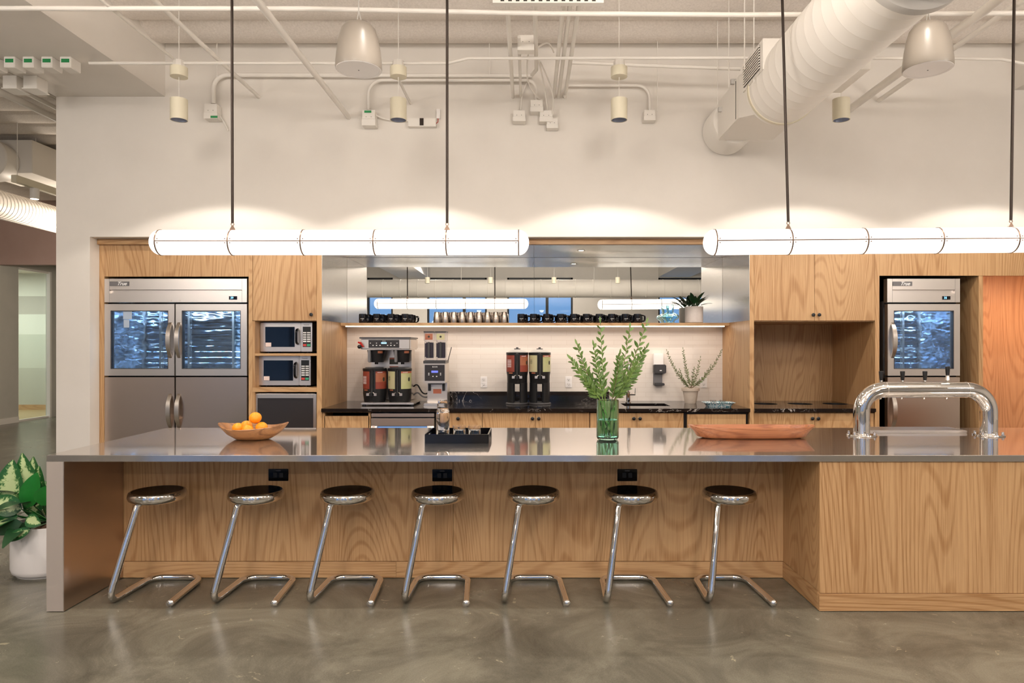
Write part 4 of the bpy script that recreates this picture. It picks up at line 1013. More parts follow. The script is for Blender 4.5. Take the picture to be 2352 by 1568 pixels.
olb = ['large orange balanced on top of the pile in the wooden bowl', 'orange at the back left of the wooden bowl', 'orange at the front left of the wooden bowl', 'orange at the centre front of the wooden bowl', 'orange on the right side of the wooden bowl']
ops = [(.020, -.005, .146, .0405), (-.065, .055, .082, .040), (-.088, -.030, .078, .038), (-.012, -.055, .068, .038), (.066, -.012, .080, .040)]
o0 = None
for lb, (dx, dy, dz, r) in zip(olb, ops):
    pos = (bx+dx, by+dy, IH+dz-r)
    if o0 is None:
        o0 = thing('orange', lb, 'fruit', pos, 'oranges in the wooden bowl')
        MB().ball((pos[0], pos[1], pos[2]+r), r, 28, 18, .96).build('peel', M['orange'], o0, ang=80)
        MB().lathe([(.004,.0385*2),(.0035,.0398*2),(0,.0399*2)], pos[0], pos[1], 8, z0=pos[2]).build('stem_end', M['stemg'], o0)
    else:
        o = dup(o0, pos, lb); o.scale = (r/.0405,)*3; o.rotation_euler = (0, 0, dx*30)
# black tray with carafe and glasses
tx0, tx1, ty0, ty1 = X(975.5, 4.46), X(1122.5, 4.46), 4.46, 4.83; th = .058
t = thing('black_tray', 'glossy black lacquer tray holding a carafe and two glasses', 'tray', ((tx0+tx1)/2, 4.65, IH))
MB().box(tx0, tx1, ty0, ty1, IH+.0005, IH+.008).build('base', M['blackgloss'], t)
MB().box(tx0, tx1, ty0, ty0+.008, IH+.008, IH+th).box(tx0, tx1, ty1-.008, ty1, IH+.008, IH+th).build('long_side', M['blackgloss'], t, bev=.001)
for xx in (tx0, tx1-.008):
    ym = (ty0+ty1)/2
    MB().box(xx, xx+.008, ty0+.0085, ym-.055, IH+.008, IH+th).box(xx, xx+.008, ym+.055, ty1-.0085, IH+.008, IH+th).box(xx, xx+.008, ym-.055, ym+.055, IH+.008, IH+.022).box(xx, xx+.008, ym-.055, ym+.055, IH+.046, IH+th).build('handle_side', M['blackgloss'], t, smooth=False)
cx_, cy_ = X(1017, 4.62), 4.62; zt_ = IH+.0085
t = thing('glass_carafe', 'clear glass carafe with a lid glass on the black tray', 'carafe', (cx_, cy_, zt_))
MB().lathe([(0,0),(.044,0),(.046,.004),(.046,.165),(.042,.178),(.0455,.186),(.0395,.196),(.0375,.205),(.0375,.235),(.0355,.235),(.0355,.200),(.040,.180),(.0435,.163),(.0435,.006),(0,.006)], cx_, cy_, 40, z0=zt_).build('bottle', M['glass'], t)
MB().lathe([(0,.0068),(.0428,.0068),(.0428,.060),(0,.060)], cx_, cy_, 32, z0=zt_).build('water', M['water'], t)
MB().lathe([(0,.262),(.030,.262),(.0325,.258),(.0325,.2365),(.031,.2365),(.031,.256),(0,.259)], cx_, cy_, 32, z0=zt_).build('lid_glass', M['glass'], t)
for u, lb in ((1055, 'left short water glass on the black tray'), (1090, 'right short water glass on the black tray')):
    gx, gy = X(u, 4.66), 4.66
    t = thing('water_glass', lb, 'glass', (gx, gy, zt_), 'short glasses on the tray')
    MB().lathe([(0,0),(.040,0),(.042,.003),(.044,.084),(.0422,.084),(.0402,.008),(0,.008)], gx, gy, 36, z0=zt_).build('tumbler', M['glass'], t)
    MB().lathe([(0,.0085),(.0398,.0085),(.0412,.056),(0,.056)], gx, gy, 32, z0=zt_).build('water', M['water'], t)
# green vase and branches
vx, vy = X(1395.5, 4.64), 4.64
t = thing('glass_vase', 'ribbed green glass vase of leafy branches on the island', 'vase', (vx, vy, IH))
n = 96; prof = [(.060,.0),(.070,.006),(.0745,.02),(.0745,.268),(.0735,.270),(.0705,.268),(.0700,.022),(.060,.014)]
rg = []
for r_, h in prof:
    out_ = h < .269 and r_ > .0738
    rg.append([(vx+(r_+(.0012*math.cos(24*2*PI*i/n) if out_ else 0))*math.cos(2*PI*i/n), vy+(r_+(.0012*math.cos(24*2*PI*i/n) if out_ else 0))*math.sin(2*PI*i/n), IH+h) for i in range(n)])
loft(rg, True, True).build('vase', M['glassg'], t, ang=50)
MB().lathe([(0,.0145),(.058,.0145),(.0688,.0225),(.0688,.135),(0,.135)], vx, vy, 40, z0=IH).build('water', M['water'], t)
br = [((1378, 742), -.02, 24, 'tall leafy branch leaning slightly left, reaching up to the shelf'), ((1487, 742), .05, 26, 'longest leafy branch leaning right past the light strip'), ((1310, 825), -.03, 30, 'leafy branch drooping to the far left of the green vase'),
      ((1326, 792), .03, 30, 'leafy branch rising to the upper left of the vase'), ((1362, 795), -.05, 28, 'upright leafy branch just left of the vase centre'), ((1446, 755), .0, 26, 'leafy branch rising right of the tallest one'),
      ((1480, 800), -.06, 42, 'dense leafy branch on the right side of the vase'), ((1420, 815), -.08, 36, 'short bushy branch at the centre front of the vase'), ((1470, 850), .05, 36, 'bushy lower branch spreading to the right of the vase'), ((1345, 870), .0, 30, 'bushy lower branch spreading to the left of the vase')]
for i, ((u, v), dy, n_, lb) in enumerate(br):
    e = Vector((X(u, vy), vy+dy, Z(v, vy))); a = 2*PI*i/len(br)
    b_ = Vector((vx-.028*math.cos(a), vy-.03*math.sin(a), IH+.03)); sgn = (e.x-vx)
    rim = Vector((vx+max(-.05, min(.05, sgn*.35)), vy+dy*.5, IH+.272))
    t = thing('leafy_branch', lb, 'branch', tuple(b_), 'branches in the green vase')
    mid = rim.lerp(e, .5)+Vector((sgn*.12*(1 if i % 2 else .6), 0, .01))
    pts = [b_, b_.lerp(rim, .5)]+bez(rim, rim.lerp(mid, .6), mid, e, 14)
    sprig(pts, t, 'leaf', int(n_*1.45), .066, .0205, (.0032, .0012), 40+i, 'stem' if i % 2 else 'stemg')
# long wooden tray
wx, wy = X(1727, 4.72), 4.74
t = loft([[(wx+a*(abs(math.cos(x))**e_)*(1 if math.cos(x) >= 0 else -1), wy+b*abs(math.sin(x))**.8*(1 if math.sin(x) >= 0 else -1), IH+h+(.012*abs(math.cos(x))**8 if h > .06 else 0)) for x in [2*PI*i/72 for i in range(72)]]
   for a, b, h, e_ in ((.33,.085,.0006,.55),(.375,.105,.012,.6),(.400,.125,.050,.62),(.432,.135,.072,.7),(.434,.135,.078,.7),(.405,.118,.078,.62),(.385,.108,.050,.6),(.34,.085,.016,.55))], True, True)
tag(t.build('dough_tray', M['traywood'], ang=60), 'long reddish carved wooden tray lying on the island', 'tray')
# beer tower
Yt = 4.86; lx, rx = X(1979, Yt), X(2271, Yt); zc_ = Z(895, Yt); r = .056
t = thing('draft_tower', 'polished chrome arched draft tower with four black tap handles', 'beer tap', ((lx+rx)/2, Yt, IH))
p = fillet([(lx, Yt, IH+.005), (lx, Yt, zc_), (rx, Yt, zc_), (rx, Yt, IH+.005)], .165, 16)
MB().tube(p, r, 40).build('arch_pipe', M['chrome'], t, ang=60)
for xx in (lx+.165, rx-.165): MB().cyl((xx-.0015, Yt, zc_), (xx+.0015, Yt, zc_), r+.0012, seg=40).build('seam_ring', M['steelwarm'], t)
for xx in (lx, rx):
    f = MB().lathe([(0,0),(.100,0),(.102,.004),(.100,.009),(.060,.010),(.0575,.016),(.0,.016)], xx, Yt, 48, z0=IH+.0005).build('flange', M['chrome'], t)
    for j in range(6):
        a = R(30+60*j); MB().lathe([(.010,0),(.010,.006),(.0085,.008),(.0085,.016),(.005,.020),(0,.021)], xx+.083*math.cos(a), Yt+.083*math.sin(a), 12, z0=IH+.0095).build('bolt', M['chrome'], f)
for i, u in enumerate((2024, 2073, 2124.5, 2176.5)):
    hx = X(u, 4.98); hy = 4.98; up = .035 if i == 3 else 0
    fa = MB().tube([(hx, Yt+r-.004, zc_), (hx, hy, zc_)], .014, 14).tube([(hx, hy, zc_+.062+up), (hx, hy, zc_-.02), (hx, hy+.015, zc_-.075)], [.012,.013,.009], 14).build('faucet_body', M['chrome'], t)
    MB().lathe([(.010,0),(.012,.004),(.0165,.060),(.0155,.066),(0,.067)], hx, hy, 16, z0=zc_+.062+up).build('tap_handle', M['black'], fa)
    if i == 3: MB().lathe([(.020,-.035),(.018,-.02),(.012,-.004),(.011,.001)], hx, hy, 16, z0=zc_+.062+up).build('ferrule', M['steelwarm'], fa)
dr = thing('drip_tray', 'low stainless drip tray under the chrome draft tower', 'drip tray', (X(2106, 5.05), 5.05, IH))
MB().box(X(1995, 4.97), X(2222, 4.97), 4.97, 5.20, IH+.0005, IH+.020).build('pan', M['steel'], dr, bev=.003)
g = MB()
for j in range(60):
    xx = X(1995, 4.97)+.02+j*(X(2222, 4.97)-X(1995, 4.97)-.04)/60; g.box(xx, xx+.005, 4.985, 5.185, IH+.0202, IH+.0225)
g.build('grate', M['steelwarm'], dr)

# ================================================================= FLOOR PLANT
px_, py_ = -3.30, 4.72; rp = .225
t = thing('floor_plant', 'variegated leafy plant in a white pot left of the island', 'plant', (px_, py_, 0))
MB().lathe([(0,.012),(rp*.9,.012),(rp*.96,.022),(rp,.05),(rp,.335),(rp-.004,.34),(rp-.014,.338),(rp-.016,.29),(0,.29)], px_, py_, 56).build('pot', M['ceramic'], t, ang=50)
MB().cyl((px_, py_, 0), (px_, py_, .0118), rp*.86, seg=40).build('pot_foot', M['galv'], t)
MB().lathe([(rp-.017,.30),(rp*.6,.335),(0,.35)], px_, py_, 32).build('soil', M['soil'], t)
rnd = random.Random(11)
kinds = ['leafvar','leafvar','leafdk','leafbr','leafvar','leafdk','leafvar']
for i in range(34):
    a = i*2.399+.9; ring_ = i/34; el = 1.25-1.25*ring_+rnd.random()*.15
    st = .08+.12*(1-ring_)+.04*rnd.random(); ln = .20+.09*rnd.random()
    d = Vector((math.cos(a)*math.cos(el), math.sin(a)*math.cos(el), math.sin(el)))
    b_ = Vector((px_+.07*math.cos(a)*ring_, py_+.07*math.sin(a)*ring_, .335)); tip = b_+d*st+Vector((0,0,.02))
    lf = MB().tube([b_, b_.lerp(tip, .5)+Vector((0,0,.02)), tip], [.006,.005,.003], 6)
    hor = Vector((math.cos(a), math.sin(a), 0))
    if d.x > .1: continue
    leaf(lf, tip-d*.004, (d+hor*.35), Vector((0,0,1)) if abs(d.z) < .93 else Vector((0,-1,0)), ln, .12+.05*rnd.random(), .18, .55, 9, .8)
    lf.build('leaf', M[kinds[i % 7]], t)
# the big leaves the photo shows
for (bu, bv, tu, tv, yy, w_, mt) in ((20, 1180, 30, 1056, 4.60, .19, 'leafvar'), (75, 1190, 90, 1070, 4.66, .15, 'leafvar'), (60, 1165, 88, 1085, 4.5, .13, 'leafbr'), (95, 1160, 112, 1115, 4.5, .12, 'leafbr'), (70, 1215, 12, 1240, 4.42, .07, 'leafvar'), (60, 1190, 98, 1200, 4.42, .09, 'leafvar'), (50, 1170, -20, 1145, 4.5, .14, 'leafvar'), (40, 1185, -30, 1190, 4.5, .13, 'leafbr'), (50, 1200, -20, 1220, 4.45, .10, 'leafdk')):
    b_ = Vector((X(bu, yy), yy, Z(bv, yy))); e = Vector((X(tu, yy), yy-.03, Z(tv, yy)))
    lf = MB().tube([(px_+.05*(b_.x-px_), py_, .335), tuple(b_.lerp(Vector((px_, py_, .335)), .4)), tuple(b_)], [.006,.005,.003], 6)
    leaf(lf, b_, e-b_, Vector((.15,-1,.25)), (e-b_).length, w_, .16, .10, 10, .85)
    lf.build('leaf', M[mt], t)
# ================================================================= LINEAR PENDANTS
def linear_pendant(label, x0, pitch, Yp, zc_, hang, slope=0, lean=(0,0)):
    r = .079; x1 = x0+5*pitch; zf = lambda x: zc_+slope*(x-x0)
    t = thing('linear_pendant', label, 'pendant light', ((x0+x1)/2, Yp, zc_), 'glowing tube pendants over the island')
    for i in range(5):
        a, b = x0+i*pitch+.004, x0+(i+1)*pitch-.004
        MB().cyl((a, Yp, zf(a)), (b, Yp, zf(b)), r, seg=48).build('glass_segment', M['tube'], t, ang=60)
    for s, xe in ((-1, x0), (1, x1)):
        prof = [(r*math.cos(PI/2*i/8), r*.80*math.sin(PI/2*i/8)) for i in range(9)]
        m_ = MB().lathe(prof, 0, 0, 48); m_.v = [Vector((xe+s*(.003+v.z), Yp+v.x, zf(xe)+v.y)) for v in m_.v]
        m_.build('end_dome', M['tube'], t, ang=60)
    for i in range(6):
        x_ = x0+i*pitch
        MB().ring((x_, Yp, zf(x_)), r-.004, r+.0035, 0, .0075, 56).build('ring', M['brass'], t)
        pn = MB()
        for s in (-1, 1):
            if (i == 0 and s < 0) or (i == 5 and s > 0): continue
            for dz in (-.013, .013):
                xx = x_+s*.016; a_ = math.asin(dz/r); pn.cyl((xx, Yp-r*math.cos(a_)+.002, zf(xx)+dz), (xx, Yp-r*math.cos(a_)-.002, zf(xx)+dz), .0042, seg=10)
        pn.build('rivets', M['brass'], t)
    for s in (-1, 1):
        MB().tube([(x0, Yp+s*(r+.0005), zf(x0)), (x1, Yp+s*(r+.0005), zf(x1))], .0036, 8).build('side_rail', M['brass'], t)
    for j, xh in enumerate(hang):
        zt_ = zf(xh)+r
        MB().prism([(xh-.020, zt_-.002), (xh+.020, zt_-.002), (xh+.004, zt_+.030), (xh-.004, zt_+.030)], 1, Yp-.003, Yp+.003).build('hanger', M['brass'], t)
        sh = MB().ring((xh, Yp, zt_+.038), .007, .011, 1, .004, 20).build('shackle', M['brass'], t)
        MB().tube([(xh, Yp, zt_+.046), (xh+lean[j], Yp, ZC+.01)], .0085, 12).build('rod', M['bronze'], t)
    return t
linear_pendant('left glowing tube pendant on two rods over the island', -2.336, .4557, 4.35, Z(557, 4.35), (X(534, 4.35)-.0, X(1027, 4.35)), 0, (-.005, 0))
Yr = 4.28
linear_pendant('right glowing tube pendant on two rods above the draft tower', X(1640, Yr), X(1640+170.5, Yr)-X(1640, Yr), Yr, Z(556.5, Yr), (X(1640+170.5, Yr)-.0, X(1640+4*170.5, Yr)), .008, (-.055, .03))

# ================================================================= CEILING FITTINGS
def can_light(label, u, Yc, real=True):
    x_ = X(u, Yc); z0, z1 = Z(276, Yc), Z(228, Yc)
    t = thing('can_pendant', label, 'light', (x_, Yc, z0), 'cream can lights')
    MB().lathe([(0,z1-z0-.004),(.061,z1-z0-.004),(.061,0),(.066,0),(.066,z1-z0),(0,z1-z0)], x_, Yc, 36, z0=z0).build('shade', M['cream'], t, ang=50)
    MB().lathe([(.0600,.003),(.050,.045),(.030,.060),(0,.062)], x_, Yc, 30, z0=z0, cap=False).build('reflector', M['lens'], t)
    zc0, zc1 = Z(177, Yc)-.0, Z(155, Yc)
    MB().cyl((x_, Yc, zc0), (x_, Yc, zc1), .066, seg=36).build('canopy', M['cream'], t)
    MB().tube([(x_, Yc, z1-.001), (x_, Yc, zc0+.001)], .0025, 6).build('cable', M['white'], t)
    MB().cyl((x_, Yc, zc1), (x_, Yc, Z(140, Yc)), .05, .045, 8).build('junction_box', M['white'], t)
    MB().tube([(x_, Yc, Z(141, Yc)), (x_, Yc, ZC+.01)], .003, 6).build('hanger_wire', M['white'], t)
    return t
can_light('cream can light hanging at far left, before the upper wall', 411, 5.5)
can_light('cream can light hanging right of the left bell speaker', 915, 5.5)
can_light('cream can light between the conduit cluster and the duct', 1422, 5.5)
can_light('cream can light beneath the big white duct', 1932, 5.5)
def speaker(label, u, Ys_):
    x_ = X(u, Ys_); zb = Z(160, Ys_); s = .145/.15
    t = thing('bell_speaker', label, 'speaker', (x_, Ys_, zb), 'bell shaped hanging speakers')
    MB().lathe([(.130,.0),(.1455,0),(.148,.012),(.146,.05),(.137,.13),(.124,.20),(.108,.255),(.085,.285),(.05,.300),(0,.304)], x_, Ys_, 48, z0=zb).build('housing', M['taupe'], t, ang=60)
    MB().lathe([(.1445,-.0004),(.143,-.003),(.126,-.0035),(.125,-.002),(0,-.003)], x_, Ys_, 48, z0=zb).build('grille', M['whitep'], t)
    MB().cyl((x_, Ys_, zb-.006), (x_, Ys_, zb-.0032), .004).build('logo_dot', M['grey'], t)
    MB().tube([(x_-.012, Ys_, zb+.30), (x_, Ys_, zb+.38)], .003, 6).tube([(x_+.02, Ys_, zb+.30), (x_, Ys_, zb+.38)], .003, 6).tube([(x_, Ys_, zb+.37), (x_, Ys_, ZC+.01)], .004, 6).build('hanging_cable', M['galv'], t)
    return t
speaker('left beige bell speaker hanging above the left tube pendant', 824, 4.4)
speaker('right beige bell speaker hanging beside the big white duct', 2131, 4.4)

def pipe(label, pts, r, name='conduit', mat='white', cat='pipe', fil=0, seg=12, group=None):
    if fil: pts = fillet(pts, fil, 8)
    return tag(MB().tube(pts, r, seg).build(name, M[mat], ang=60), label, cat, group)
P_ = lambda u, v, Y: (X(u, Y), Y, Z(v, Y))
pipe('long white conduit crossing the whole frame near its top edge', [P_(-60, 19, 4.62), P_(700, 20, 4.62), P_(1250, 31, 4.62), P_(1700, 34, 4.62), P_(2420, 30, 4.62)], .016)
pipe('white conduit crossing the upper wall at can light height', [P_(205, 145, 5.5), P_(860, 145, 5.5), P_(1030, 145, 5.5), P_(1075, 134, 5.5), P_(1650, 133, 5.5), P_(2200, 134, 5.5), P_(2300, 136, 5.5), P_(2420, 160, 5.5)], .0125)
Yw = 6.40
pipe('thick white conduit bending down to the left green labelled box', [P_(490, 238, Yw), P_(490, 172, Yw), P_(1222, 174, Yw)], .021, fil=.16)
pipe('thin white conduit below the thick one, bending down to a box', [P_(846, 252, Yw), P_(846, 184, Yw-.02), P_(1232, 184, Yw-.02), P_(1232, 232, Yw-.02)], .014, fil=.14)
pipe('arched white conduit right of the cluster on the upper wall', [P_(1297, 222, Yw), P_(1297, 196, Yw), P_(1492, 196, Yw), P_(1492, 256, Yw)], .014, fil=.12)
pipe('slightly sloping white conduit left of the big duct', [P_(1305, 143, 6.0), P_(1480, 150, 6.0), P_(1700, 158, 6.0)], .016)
def along(label, u1, v1, Y0, r, Y1=6.459, **kw):
    x_, z_ = X(u1, 6.45), Z(v1, 6.45); return pipe(label, [(x_, Y0, z_), (x_, Y1, z_)], r, **kw)
along('thick sprinkler pipe running in left of the bell speaker', 800, 268, 2.5, .024, name='sprinkler_pipe', group='pipes running towards the upper wall')
along('sprinkler pipe left of the thickest one, crossing the left rod', 594, 222, 2.5, .018, name='sprinkler_pipe', group='pipes running towards the upper wall')
pipe('slim conduit running in to the far left can light', [(X(405, 5.5), 2.5, Z(140, 5.5)), (X(405, 5.5), 5.44, Z(140, 5.5))], .012)
along('thick pipe at upper right behind the bell speaker', 1950, 252, 2.0, .033, name='sprinkler_pipe', group='pipes running towards the upper wall')
along('thinner pipe at far upper right beside the thick one', 2020, 230, 2.6, .021, name='sprinkler_pipe', group='pipes running towards the upper wall')
along('short pipe entering the wall below the second can light', 942, 237, 5.6, .012)
for u, rr, lb in ((1178, .0165, 'leftmost conduit of the cluster, wide and set apart'), (1196, .012, 'second conduit of the cluster, passing the grey topped box'), (1272, .0165, 'third conduit of the cluster, first of three close together'), (1283, .0165, 'middle conduit of the three close together'), (1298, .0165, 'rightmost conduit of the cluster by the arched one')):
    along(lb, u, 222, 4.2 if u != 1196 else 5.2, rr, group='parallel conduits at the ceiling centre')
pipe('conduit hanging shorter in the cluster, ending in an elbow', [P_(1227, -83, 4.2), P_(1232, 160, 5.9), P_(1222, 172, 6.3)], .0165, group='parallel conduits at the ceiling centre')
zs1 = Z(5, 4.52)
t = thing('strut_channel', 'slotted white strut channel at the top centre', 'bracket', (X(1258, 4.52), 4.52, zs1))
MB().box(X(1132, 4.52), X(1386, 4.52), 4.50, 4.545, zs1-.014, zs1+.02).build('channel', M['white'], t)
g = MB()
for j in range(13): xx = X(1154+j*17.5, 4.5); g.box(xx-.012, xx+.012, 4.497, 4.4995, zs1-.004, zs1+.004)
g.build('slots', M['inkdk'], t)
for u in (1135, 1383): MB().tube([(X(u, 4.52), 4.52, zs1+.02), (X(u, 4.52), 4.52, ZC+.01)], .004, 6).build('rod', M['white'], t)
def jbox(label, u0, u1, v0, v1, Yj, d=.10, green=None, vs=None):
    x0, x1, z0, z1 = X(u0, Yj), X(u1, Yj), Z(v1, Yj), Z(v0, Yj)
    t = thing('junction_box', label, 'electrical box', ((x0+x1)/2, Yj, z0))
    MB().box(x0, x1, Yj, Yj+d, z0+(z1-z0)*.42, z1).build('box', M['white'], t, bev=.002)
    MB().box(x0-.004, x1+.004, Yj-.003, Yj+d, z0, z0+(z1-z0)*.41).build('cover', M['white'], t, bev=.002)
    s_ = MB()
    for f in (.3, .7): s_.cyl((x0+(x1-x0)*f, Yj-.002, z0+(z1-z0)*.55), (x0+(x1-x0)*f, Yj, z0+(z1-z0)*.55), .003, seg=8)
    s_.build('screws', M['inkdk'], t)
    if green: 
        g0, g1, h0, h1 = green; MB().box(X(g0, Yj), X(g1, Yj), Yj-.0045, Yj-.0032 if h1 > (v0+v1)/2 else Yj-.0005, Z(h1, Yj), Z(h0, Yj)).build('green_sticker', M['green'], t)
    return t
jbox('grey topped white box amid the ceiling conduits', 1190, 1226, 80, 115, 5.35, .08)
jbox('white box below the leftmost conduit of the cluster', 1179, 1206, 253, 278, Yw-.05, .105)
jbox('white box under the elbow of the thin conduit', 1219, 1247, 229, 256, Yw-.05, .105)
jbox('white box just right of the elbow box', 1240, 1269, 253, 279, Yw-.04, .095)
jbox('lowest white box of the conduit cluster', 1256, 1281, 272, 294, Yw-.03, .085)
jbox('white box under the arched conduit', 1480, 1505, 252, 276, Yw-.04, .095)
jbox('white box with green sticker below the thick conduit elbow', 469, 498, 238, 272, Yw-.05, .105, (484, 500, 266, 271))
jbox('white box with green sticker left of the emergency lamp strip', 832, 861, 252, 288, Yw-.05, .105, (837, 853, 254, 259))
for i, (p, lb) in enumerate((
    ([P_(1215, 110, 5.4), P_(1205, 190, 6.0), P_(1240, 229, 6.38)], 'white cable drooping from the grey topped box'),
    ([P_(1228, 115, 5.5), P_(1260, 90, 5.9), P_(1272, 120, 6.3)], 'white cable arching between the cluster conduits'),
    ([P_(1235, 130, 5.6), P_(1250, 190, 6.1), P_(1258, 253, 6.38)], 'white cable dropping to the box right of the elbow'),
    ([P_(1240, 140, 5.7), P_(1275, 215, 6.2), P_(1268, 272, 6.4)], 'white cable dropping to the lowest box'),
    ([P_(1196, 253, 6.4), P_(1198, 215, 6.42), P_(1212, 185, 6.43)], 'white cable rising from the leftmost cluster box'),
    ([P_(860, 262, 6.4), P_(885, 276, 6.43), P_(938, 278, 6.44)], 'thin cable linking the green labelled box to the lamp strip'),
    ([P_(497, 255, 6.4), P_(512, 275, 6.43), P_(524, 300, 6.44)], 'white cable trailing from the left green labelled box'))):
    q_ = bez(p[0], Vector(p[0]).lerp(Vector(p[1]), .9), Vector(p[1]).lerp(Vector(p[2]), .1), p[2], 12)
    tag(MB().tube(q_, .007, 8).build('cable', M['white']), lb, 'cable')
t = thing('emergency_lamp', 'white strip unit with dark window on the upper wall', 'light', (X(971, 6.4), 6.4, Z(290, 6.4)))
MB().box(X(937, 6.4), X(1001, 6.4), 6.40, 6.459, Z(290, 6.4), Z(271, 6.4)).build('case', M['white'], t, bev=.002)
MB().box(X(964, 6.4), X(973, 6.4), 6.396, 6.3995, Z(288, 6.4), Z(271.5, 6.4)).build('window', M['bronze'], t)
MB().box(X(1002, 6.4), X(1010, 6.4), 6.42, 6.459, Z(270, 6.4), Z(248, 6.4)).build('sensor', M['whitep'], t, bev=.002)
MB().tube([P_(1006, 270, 6.43), P_(1006, 280, 6.42), P_(1001, 284, 6.43)], .004, 8).build('red_wire', M['red'], t)
# boxes on the dropped beam
zB = 3.907
for i in range(5):
    xx = -4.375+i*.152; yy = 5.56
    t = thing('power_pack', ['power pack with green sticker on the beam, leftmost of five', 'power pack with green sticker on the beam, second of five', 'power pack with green sticker on the beam, middle of five', 'power pack with green sticker on the beam, fourth of five', 'power pack with green sticker on the beam, rightmost of five'][i], 'electrical box', (xx, yy, zB-.09), 'green labelled power packs under the beam')
    MB().box(xx-.045, xx+.045, yy, yy+.13, zB-.09, zB-.0005).build('case', M['white'], t, bev=.004)
    MB().box(xx-.032, xx+.034, yy-.0015, yy-.0003, zB-.050, zB-.020).build('green_sticker', M['green'], t)
for i, (u, lb) in enumerate(((25, 'larger flat box on the beam at the left frame edge'), (72, 'larger flat box on the beam beside the frame edge one'))):
    Yq = 5.95; x_ = X(u-2, Yq)
    t = thing('junction_box', lb, 'electrical box', (x_, Yq, zB-.11))
    MB().box(x_-.065, x_+.055, Yq, Yq+.14, zB-.11, zB-.0005).build('box', M['white'], t, bev=.003)
    MB().box(x_-.072, x_+.062, Yq-.008, Yq+.15, zB-.118, zB-.1105).build('cover', M['white'], t)
# hanger rods for conduits
for u, v0, v1, Y_, lb in ((1648, 60, 240, 5.95, 'left hanger rod of the duct box'), (1674, 40, 200, 5.6, 'right hanger rod of the duct box'), (1710, 40, 160, 5.2, 'hanger rod before the louvred box'), (1124, 70, 172, 6.38, 'hanger wire for the thick conduit left of the cluster'), (1510, 90, 256, 6.3, 'hanger wire right of the arched conduit'), (498, 70, 178, 6.38, 'hanger wire for the thick conduit near the left elbow')):
    tag(MB().tube([(X(u, Y_), Y_, ZC+.01), (X(u, Y_), Y_, Z(v1, Y_))], .004, 6).build('hanger_rod', M['white']), lb, 'rod')

# ================================================================= BIG DUCT
dcx, dcz, dr_ = 1.955, 3.515, .262
t = thing('spiral_duct', 'big white spiral duct with louvred box at upper right', 'duct', (dcx, 4.5, dcz-dr_))
prof = []; y = 3.45
mb = MB(); seg = 64; ys = []
while y < 5.26: ys.append((y, dr_)); ys.append((y+.112, dr_)); ys.append((y+.1155, dr_+.0016)); ys.append((y+.1195, dr_+.0016)); ys.append((y+.123, dr_)); y += .1231
def ytube(ys, cx_, cz_, seg=64, cap=True):
    vs = []; fs = []
    for (yy, r_) in ys:
        for k_ in range(seg): a = 2*PI*k_/seg; vs.append((cx_+r_*math.cos(a), yy, cz_+r_*math.sin(a)))
    for i in range(len(ys)-1):
        for k_ in range(seg): k2 = (k_+1) % seg; fs.append((i*seg+k_, i*seg+k2, (i+1)*seg+k2, (i+1)*seg+k_))
    if cap: fs += [tuple(range(seg)), tuple((len(ys)-1)*seg+k_ for k_ in range(seg))]
    return MB().add(vs, fs)
ytube(ys, dcx, dcz).build('duct_body', M['white'], t, ang=50)
ytube([(3.40, dr_+.03), (3.41, dr_+.034), (3.45, dr_+.034), (3.46, dr_+.002)], dcx, dcz).build('flange', M['galv'], t)
ytube([(2.0, dr_-.02), (3.40, dr_-.02)], dcx, dcz).build('duct_body', M['white'], t)
ytube([(3.0, dr_+.004), (3.02, dr_+.006), (3.06, dr_+.006), (3.08, dr_-.019)], dcx, dcz).build('seam_band', M['galv'], t)
ytube([(5.22, dr_+.008), (5.25, dr_+.008), (5.26, dr_+.003)], dcx, dcz).build('collar', M['cream'], t)
x0, x1 = 1.70, 2.19
vs = []; n = 32
circ = [(dcx+dr_*.98*math.cos(2*PI*i/n), 5.25, dcz+dr_*.98*math.sin(2*PI*i/n)) for i in range(n)]
sq = []
for i in range(n):
    ca, sa = math.cos(2*PI*i/n), math.sin(2*PI*i/n); m_ = max(abs(ca), abs(sa)); sq.append(((x0+x1)/2+ca/m_*(x1-x0)/2, 5.5, 3.555+sa/m_*.17))
MB().add(circ+sq, [(i, (i+1) % n, n+(i+1) % n, n+i) for i in range(n)]).build('transition', M['white'], t)
MB().box(x0, x1, 5.5, 6.1, 3.386, 3.725).build('mixing_box', M['white'], t, bev=.004)
MB().box(x0-.002, x0-.0005, 5.57, 5.58, 3.40, 3.71).build('access_seam', M['inkdk'], t)
MB().box(x0-.03, x0+.01, 5.97, 6.0, 3.60, 3.64).box(x0-.03, x0+.01, 5.6, 5.63, 3.70, 3.74).build('bracket', M['galv'], t)
ys = [(6.1+i*.02, .205+(.010 if i % 2 else 0)) for i in range(18)]
ytube(ys, 1.865, 3.565, 40).build('flexible_hose', M['white'], t)
lb_ = MB().box(1.688, 2.465, 4.9, 5.36, 3.535, 3.758).build('louvre_box', M['white'], t, bev=.003)
MB().box(1.684, 1.6875, 4.96, 5.32, 3.56, 3.735).build('louvre_back', M['bronze'], lb_)
g = MB()
for j in range(9): zz = 3.565+j*.0195; g.add([(1.684,4.955,zz),(1.676,4.955,zz-.004),(1.676,5.325,zz-.004),(1.684,5.325,zz),(1.684,4.955,zz+.010),(1.676,4.955,zz+.006),(1.676,5.325,zz+.006),(1.684,5.325,zz+.010)], [(0,1,2,3),(4,7,6,5),(0,4,5,1),(1,5,6,2),(2,6,7,3),(3,7,4,0)])
g.build('louvres', M['white'], lb_)
for yy in (3.6, 5.1): MB().tube([(dcx-dr_-.003, yy, ZC+.01), (dcx-dr_-.003, yy, dcz)], .004, 6).build('hanger_rod', M['white'], t)

